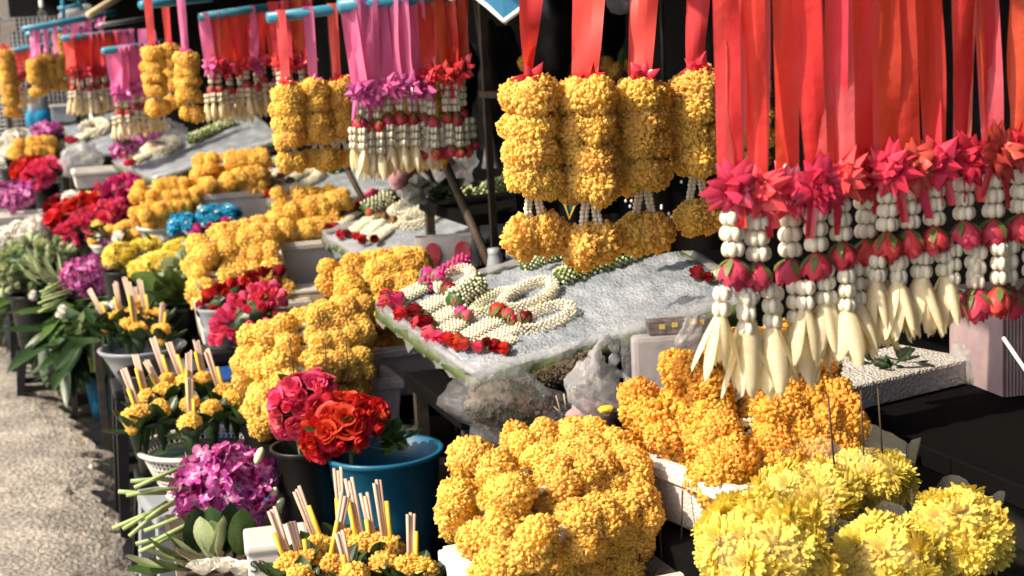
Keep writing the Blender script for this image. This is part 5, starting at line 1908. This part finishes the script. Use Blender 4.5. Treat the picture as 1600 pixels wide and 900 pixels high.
# red and pink roses behind the far offering bowl
bunch('long bunch of red roses in the far left row', 'roses', 118, 334, 8.0, (44, -17), (6, 15), .09, 34, rose_f('rose_red', ('open', 'bud')), .034, 'rose', None, (.10, .06, 'the long red roses', .3))
bunch('long bunch of pink roses in front of the red ones', 'roses', 150, 352, 7.7, (54, -21), (8, 17), .09, 44, rose_f('rose_pink', ('open', 'bud')), .034, 'rose', (3, .08, 'leaf_dark'), (.10, .06, 'the long pink roses', .3))
bunch('tall bunch of pink roses behind the round marigold bowl', 'roses', 196, 312, 8.0, (32, -12), (12, 26), .09, 30, rose_f('rose_magenta', ('open', 'bud')), .036, 'rose', None, (.10, .08, 'the tall pink roses', .3))
bunch('small pink roses above the yellow far bloom', 'roses', 172, 300, 8.3, (18, -10), (4, 9), .05, 9, rose_f('rose_pink', ('bud',)), .034, 'rose', None, None)
bunch('dark red roses at the back of the far left row', 'roses', 96, 324, 8.3, (22, -4), (3, 10), .06, 12, rose_f('rose_dark', ('open', 'bud')), .034, 'rose', None, None)
bunch('single cluster of cream blooms above the red roses', 'flowers', 117, 312, 8.2, (14, -3), (2, 8), .05, 6, mum_f('white_bloom', 5), .045, 'bloom', None, None)
bunch('single cluster of yellow blooms above the red roses', 'flowers', 145, 316, 8.15, (15, -2), (2, 9), .05, 6, mum_f('chrysanth', 5), .048, 'bloom', None, None)
# little offering bowl
ob = P(160, 384, 7.2)
bw = bucket('small white bowl with marigold and orchid posies', (ob.x, ob.y), .055, .07, 'plastic_white', ob.z + .01, .6, 'bowl')
bw['category'] = 'bowl'
posy = thing('mixed_posy', 'mixed marigold and orchid posies in the small white bowl', 'posy', P(180, 366, 7.2))
for (x, y, m) in ((152, 354, 'marigold'), (172, 360, 'marigold'), (186, 358, 'marigold'), (200, 366, 'marigold'), (196, 352, 'marigold'), (146, 376, 'marigold'), (216, 362, 'marigold'), (158, 368, 'w'), (183, 370, 'w'), (175, 372, 'o'), (166, 378, 'o')):
    me = head('marigold', False) if m == 'marigold' else (mum_mesh('white_bloom', 1, 5) if m == 'w' else orchid_mesh(1))
    put('bloom', me, posy, P(x, y, 7.2 + U(-.05, .05)) - posy.location, (FACE + rdir() * .4).to_track_quat('Z', 'Y'), .034)
leaves(posy, 26, .07, 'leaf_dark', Vector((.12, .05, .02)), .3, .5)
stand(P(182, 392, 7.2), .12, P(182, 392, 7.2).z, 'the small white bowl', .2, bk=False)

# white flowers, green lotus buds, far orchids and long leaves at the left edge
bunch('big heap of white flowers at the left edge', 'flowers', 36, 370, 8.0, (56, -20), (6, 20), .12, 44, mum_f('white_bloom', 5), .045, 'bloom', None, (.12, .08, 'the white flower heap', .3), filler='white_bloom')
lo1 = bunch('heap of pale green lotus buds at the left edge', 'lotus', 48, 418, 7.4, (60, -12), (8, 38), .14, 80, lotus_f, .030, 'lotus_bud', (22, .10, 'leaf_pale'), (.12, .13, 'the green lotus buds', .3), tilt=.7)
leaves(lo1, 16, .12, 'leaf_mid', Vector((.16, .1, .06)), .3, .5)
lv = thing('yellow_leaf_bunch', 'bunch of long yellow-green leaves before the lotus buds', 'leaves', P(82, 436, 6.9))
for k in range(26):
    d = Vector((U(-.9, -.2), U(-.5, .2), U(.2, .9))).normalized()
    put('leaf', leaf_mesh('leaf_pale', .16, .4, .25, k % 3), lv, (U(-.08, .08), U(-.06, .06), U(-.03, .03)), d.to_track_quat('Z', 'Y') @ Quaternion((0, 0, 1), U(-1, 1)), U(.10, .18))
o2 = bunch('small bunch of purple orchids behind the grey basket', 'orchids', 140, 432, 6.7, (42, -4), (5, 28), .08, 60, orchid_f, .034, 'orchid_bloom', None, None, None, 'orchid_bunch', -.2, 'orchid_lip', .6, False)
for k in range(9):
    a_ = P(100 + U(-6, 14), 440 + 4 * k, 6.65)
    b_ = P(66 + U(-14, 10), 452 + 4.5 * k, 6.6)
    put('stem', MB().tube([a_ - o2.location, b_ - o2.location], .006, 5).mesh('stem', 'stem'), o2)
table('black bench under the far orchids and long leaves', .23, .50, 6.72, 7.3, P(140, 470, 6.7).z - .01)
# drooping long leaves in front
for i, (px, py, D, n, L, m, lab) in enumerate(((60, 470, 7.6, 34, .24, 'leaf_dark', 'dark drooping leaf bunch nearest the road edge'), (110, 490, 7.0, 34, .22, 'leaf_mid', 'mid green drooping leaf bunch left of the grey basket'), (138, 515, 6.8, 40, .26, 'leaf_dark', 'dark broad leaf bunch hanging over the blue bucket'), (90, 520, 7.3, 44, .27, 'leaf_dark', 'low dark leaf bunch above the gutter'), (160, 478, 6.5, 36, .20, 'leaf_mid', 'mid green leaf bunch right behind the grey basket'), (28, 470, 8.0, 36, .25, 'leaf_mid', 'leaf bunch at the left edge below the lotus'), (112, 548, 7.0, 34, .24, 'leaf_dark', 'lowest dark leaf bunch beside the blue bucket'))):
    c_ = P(px, py, D)
    t = thing('leaf_bunch', lab, 'leaves', c_, None, 'drooping leaf bunches by the road')
    for k in range(n):
        a = U(0, 2 * PI)
        d = Vector((math.cos(a), math.sin(a), U(-1.3, .5))).normalized()
        q = d.to_track_quat('Z', 'Y') @ Quaternion((0, 0, 1), U(-.5, .5))
        put('leaf', leaf_mesh(m, .26, .3, random.choice((-.35, .2, -.2)), k % 3), t, (U(-.05, .05), U(-.05, .05), U(-.03, .04)), q, L * U(.6, 1.2))
    for k in range(3):
        put('stem', MB().tube([(U(-.02, .02), U(-.02, .02), .0), (U(-.02, .02), U(-.02, .02), -.2)], .005, 5).mesh('stem', 'stem'), t)
table('low black bench under the drooping leaf bunches', .12, .48, 7.32, 8.1, .27)
table('second low black bench behind the leaf bunches', -.05, .25, 8.2, 8.6, .25)
# small whites among the leaves
for i, (px, py, D) in enumerate(((92, 486, 6.8), (168, 474, 6.0), (55, 460, 7.3))):
    t = thing('white_blossom', ('middle', 'right', 'left')[i] + ' white blossom among the drooping leaves', 'blossom', P(px, py, D), None, 'white blossoms among the leaves')
    for k in range(3):
        put('bloom', mum_mesh('white_bloom', k, 5), t, (U(-.03, .03), U(-.02, .02), U(-.02, .02)), (FACE + rdir() * .3).to_track_quat('Z', 'Y'), .022)

# round the farthest marigold pile
bunch('white blooms left of the farthest marigold pile', 'flowers', 22, 244, 10.2, (26, -4), (3, 14), .1, 20, mum_f('white_bloom', 5), .05, 'bloom', None, (.10, .08, 'the farthest white blooms', .3), filler='white_bloom')
bunch('pale pink blooms behind the farthest white blooms', 'flowers', 22, 224, 10.5, (18, -6), (3, 10), .07, 12, rose_f('white_bloom'), .045, 'bloom', None, None, filler='rose_pink')
bunch('dull purple orchids behind the farthest marigold pile', 'orchids', 72, 208, 10.9, (28, -5), (3, 13), .08, 30, orchid_f, .05, 'orchid_bloom', None, None, None, 'orchid_bunch', -.2, 'leaf_dark', .6)
bunch('bunch of red roses below the farthest marigold pile', 'roses', 46, 268, 9.5, (17, -4), (3, 12), .07, 14, rose_f('rose_red', ('open', 'bud')), .042, 'rose', None, (.08, .06, 'the far red roses', .35))
bunch('bunch of pink roses below the farthest marigold pile', 'roses', 70, 274, 9.4, (25, -10), (4, 13), .07, 22, rose_f('rose_pink', ('open', 'bud')), .042, 'rose', (4, .1, 'leaf_mid'), (.08, .06, 'the far pink roses', .35))
o3 = bunch('purple and white orchids on a white tray at the left edge', 'orchids', 20, 308, 9.0, (34, -4), (3, 22), .1, 44, orchid_f, .05, 'orchid_bloom', None, None, None, 'orchid_bunch', -.2, 'orchid_lip', .6)
foam_box('long white tray under the orchids at the left edge', P(22, 334, 9.0), .36, .34, .05, 0, 'plastic_white', False, 'white_tray', .02, 'tray')
ft = P(22, 334, 9.0)
table('black table under the white orchid tray', ft.x - .18, ft.x + .18, ft.y - .17, ft.y + .17, ft.z - .054)
o4 = bunch('purple orchids with green leaves on the fourth ice tray', 'orchids', 212, 222, 8.25, (33, -18), (6, 14), .07, 36, orchid_f, .042, 'orchid_bloom', (14, .10, 'leaf_mid'), None, None, 'orchid_bunch', -.2, 'orchid_lip', .6, False)
crumple(P(262, 208, 8.4), .09, .07, .06, 'film_white', 'plastic_bag', 'crumpled clear bag right of the fourth tray orchids', 'bag', 61, .9)
crumple(P(128, 252, 9.25), .10, .06, .10, 'film_white', 'plastic_bag', 'grey clear bag hanging before the fifth tray', 'bag', 62, .9)

# wire fence, post and things at the far left
fe = thing('wire_fence', 'grey wire mesh fence at the far left', 'fence', P(28, 200, 13))
fo = fe.location
mb = MB()
wv, hv = rgt.copy(), Vector((0, 0, 1))
wv.z = 0
wv.normalize()
for k in range(-16, 17):
    mb.tube([wv * (.038 * k) + hv * -.75, wv * (.038 * k) + hv * .95], .006, 4)
for k in range(-20, 26):
    mb.tube([wv * -.62 + hv * (.038 * k), wv * .62 + hv * (.038 * k)], .006, 4)
put('mesh_wires', mb.mesh('mesh_wires', 'metal_grey'), fe)
put('post', MB().box((0, 0, 0), (.09, .05, 2.4)).mesh('post', 'concrete', False), fe, wv * -.05 + Vector((0, .06, -.2)))
sg = thing('signboard', 'broken cream signboard at the top left corner', 'sign', P(12, 40, 11.5))
mb = MB()
for (x, z, a_, b_) in ((-.06, .14, .16, .16), (.0, .0, .12, .10), (-.05, -.12, .12, .14), (-.02, -.27, .08, .10)):
    mb.box((x, U(-.006, .006), z), (a_, .02, b_))
put('board', mb.mesh('board', 'concrete', False), sg)
put('post', MB().box((-.06, .03, -.6), (.04, .03, 1.6)).mesh('post', 'wood_dark', False), sg)
pole('pale bamboo pole sticking out at the far top', P(138, 24, 8.6), P(200, -14, 8.9), .022, 'bamboo')
bgp = thing('blue_bag', 'blue bag with grey top by the far fence', 'bag', P(62, 182, 11.8))
put('bag_body', MB().lathe([(.001, -.12), (.10, -.11), (.11, .0), (.095, .05), (.06, .07)], 14).mesh('bag_body', 'blue_bag'), bgp)
put('bag_top', MB().lathe([(.085, .045), (.09, .09), (.06, .15), (.02, .17), (.001, .17)], 14).mesh('bag_top', 'plastic_grey'), bgp)
table('far black table under the blue bag', .1, .5, 11.9, 12.4, P(62, 182, 11.8).z - .124)
bx_ = thing('grey_carton', 'grey carton beside the blue bag', 'box', P(98, 178, 11.6))
put('box_body', bevel(MB().box((0, 0, 0), (.17, .14, .12)).mesh('box_body', 'plastic_grey', False), .004, 1), bx_)
put('lid', bevel(MB().box((0, 0, .066), (.19, .16, .016)).mesh('lid', 'plastic_white', False), .002, 1), bx_)
table('far black table under the grey carton', .5, .8, 11.5, 12.0, P(98, 178, 11.6).z - .064)
bf = thing('blue_rack', 'blue metal rack hanging at the far top', 'rack', P(112, 8, 9.8))
for (a_, b_) in (((-.08, 0, .06), (.10, 0, .03)), ((-.09, 0, -.02), (.06, 0, .0)), ((-.05, 0, .14), (-.06, 0, -.10)), ((.03, 0, .16), (.06, 0, -.04)), ((-.06, 0, .1), (.05, .03, .16))):
    put('bar', MB().tube([a_, b_], .014, 8).mesh('bar', 'bar_blue'), bf)
crumple(P(122, 22, 10.0), .09, .06, .06, 'film_white', 'plastic_bag', 'pale crumpled bag under the blue rack', 'bag', 66, .9)
pole('slim white post by the farthest tray', P(136, 150, 11.2), P(148, 205, 10.9), .014, 'white_trim')
pole('slim black post in front of the farthest tray', P(128, 165, 10.8), P(132, 210, 10.6), .010, 'plastic_black')

# black crates added to make the space below the stalls dark


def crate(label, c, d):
    t = thing('filler_crate', label, 'crate', (c[0], c[1], -.089))
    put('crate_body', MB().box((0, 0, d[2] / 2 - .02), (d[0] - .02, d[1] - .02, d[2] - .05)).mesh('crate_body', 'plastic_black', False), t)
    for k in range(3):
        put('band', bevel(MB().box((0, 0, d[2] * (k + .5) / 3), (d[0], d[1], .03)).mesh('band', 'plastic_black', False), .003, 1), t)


for lab, c, d in (('added black crate below the nearest ice tray', (1.15, 3.35), (.6, .4, .7)), ('added black crate below the marigolds behind the roses', (.74, 3.9), (.36, .4, .55)), ('added black crate below the domed marigold pile', (.78, 5.5), (.36, .44, .5)),
                  ('added black crate below the second ice tray', (1.35, 5.05), (.6, .4, .75)), ('added black crate below the round marigold bowl', (.68, 7.05), (.34, .4, .6)), ('added black crate below the third ice tray', (1.3, 6.9), (.6, .5, .8)),
                  ('added black crate below the fourth ice tray', (.95, 8.1), (.6, .5, .8)), ('added black crate below the fifth ice tray', (.7, 9.6), (.6, .5, .8)), ('added black crate below the box left of the tray', (1.04, 4.15), (.34, .44, .6)),
                  ('added black crate below the square white tub', (1.08, 5.72), (.3, .38, .6))):
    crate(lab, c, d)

# fallen bits on the road
for i, (px, py, m) in enumerate(((140, 732, 'white_bloom'), (186, 712, 'leaf_mid'), (190, 750, 'marigold'), (135, 690, 'marigold'), (132, 838, 'kraft'), (60, 560, 'white_bloom'), (172, 728, 'leaf_mid'))):
    d = fwd + rgt * ((px - 800) / FPX) - upv * ((py - 450) / FPX)
    p = CAM + d * ((.012 - CAM.z) / d.z)
    t = put('fallen_petal', leaf_mesh(m, .6, .4, .25, i % 3), None, p, Euler((PI / 2 - .2, 0, U(0, 6))), U(.025, .05))
    tag(t, ('fallen white petal on the road near the stool', 'fallen green leaf near the road edge', 'fallen marigold petal at the road edge', 'yellow petal in the middle of the road edge', 'brown scrap low on the road', 'white petal near the far leaves', 'second fallen leaf beside the road edge')[i], 'petal')
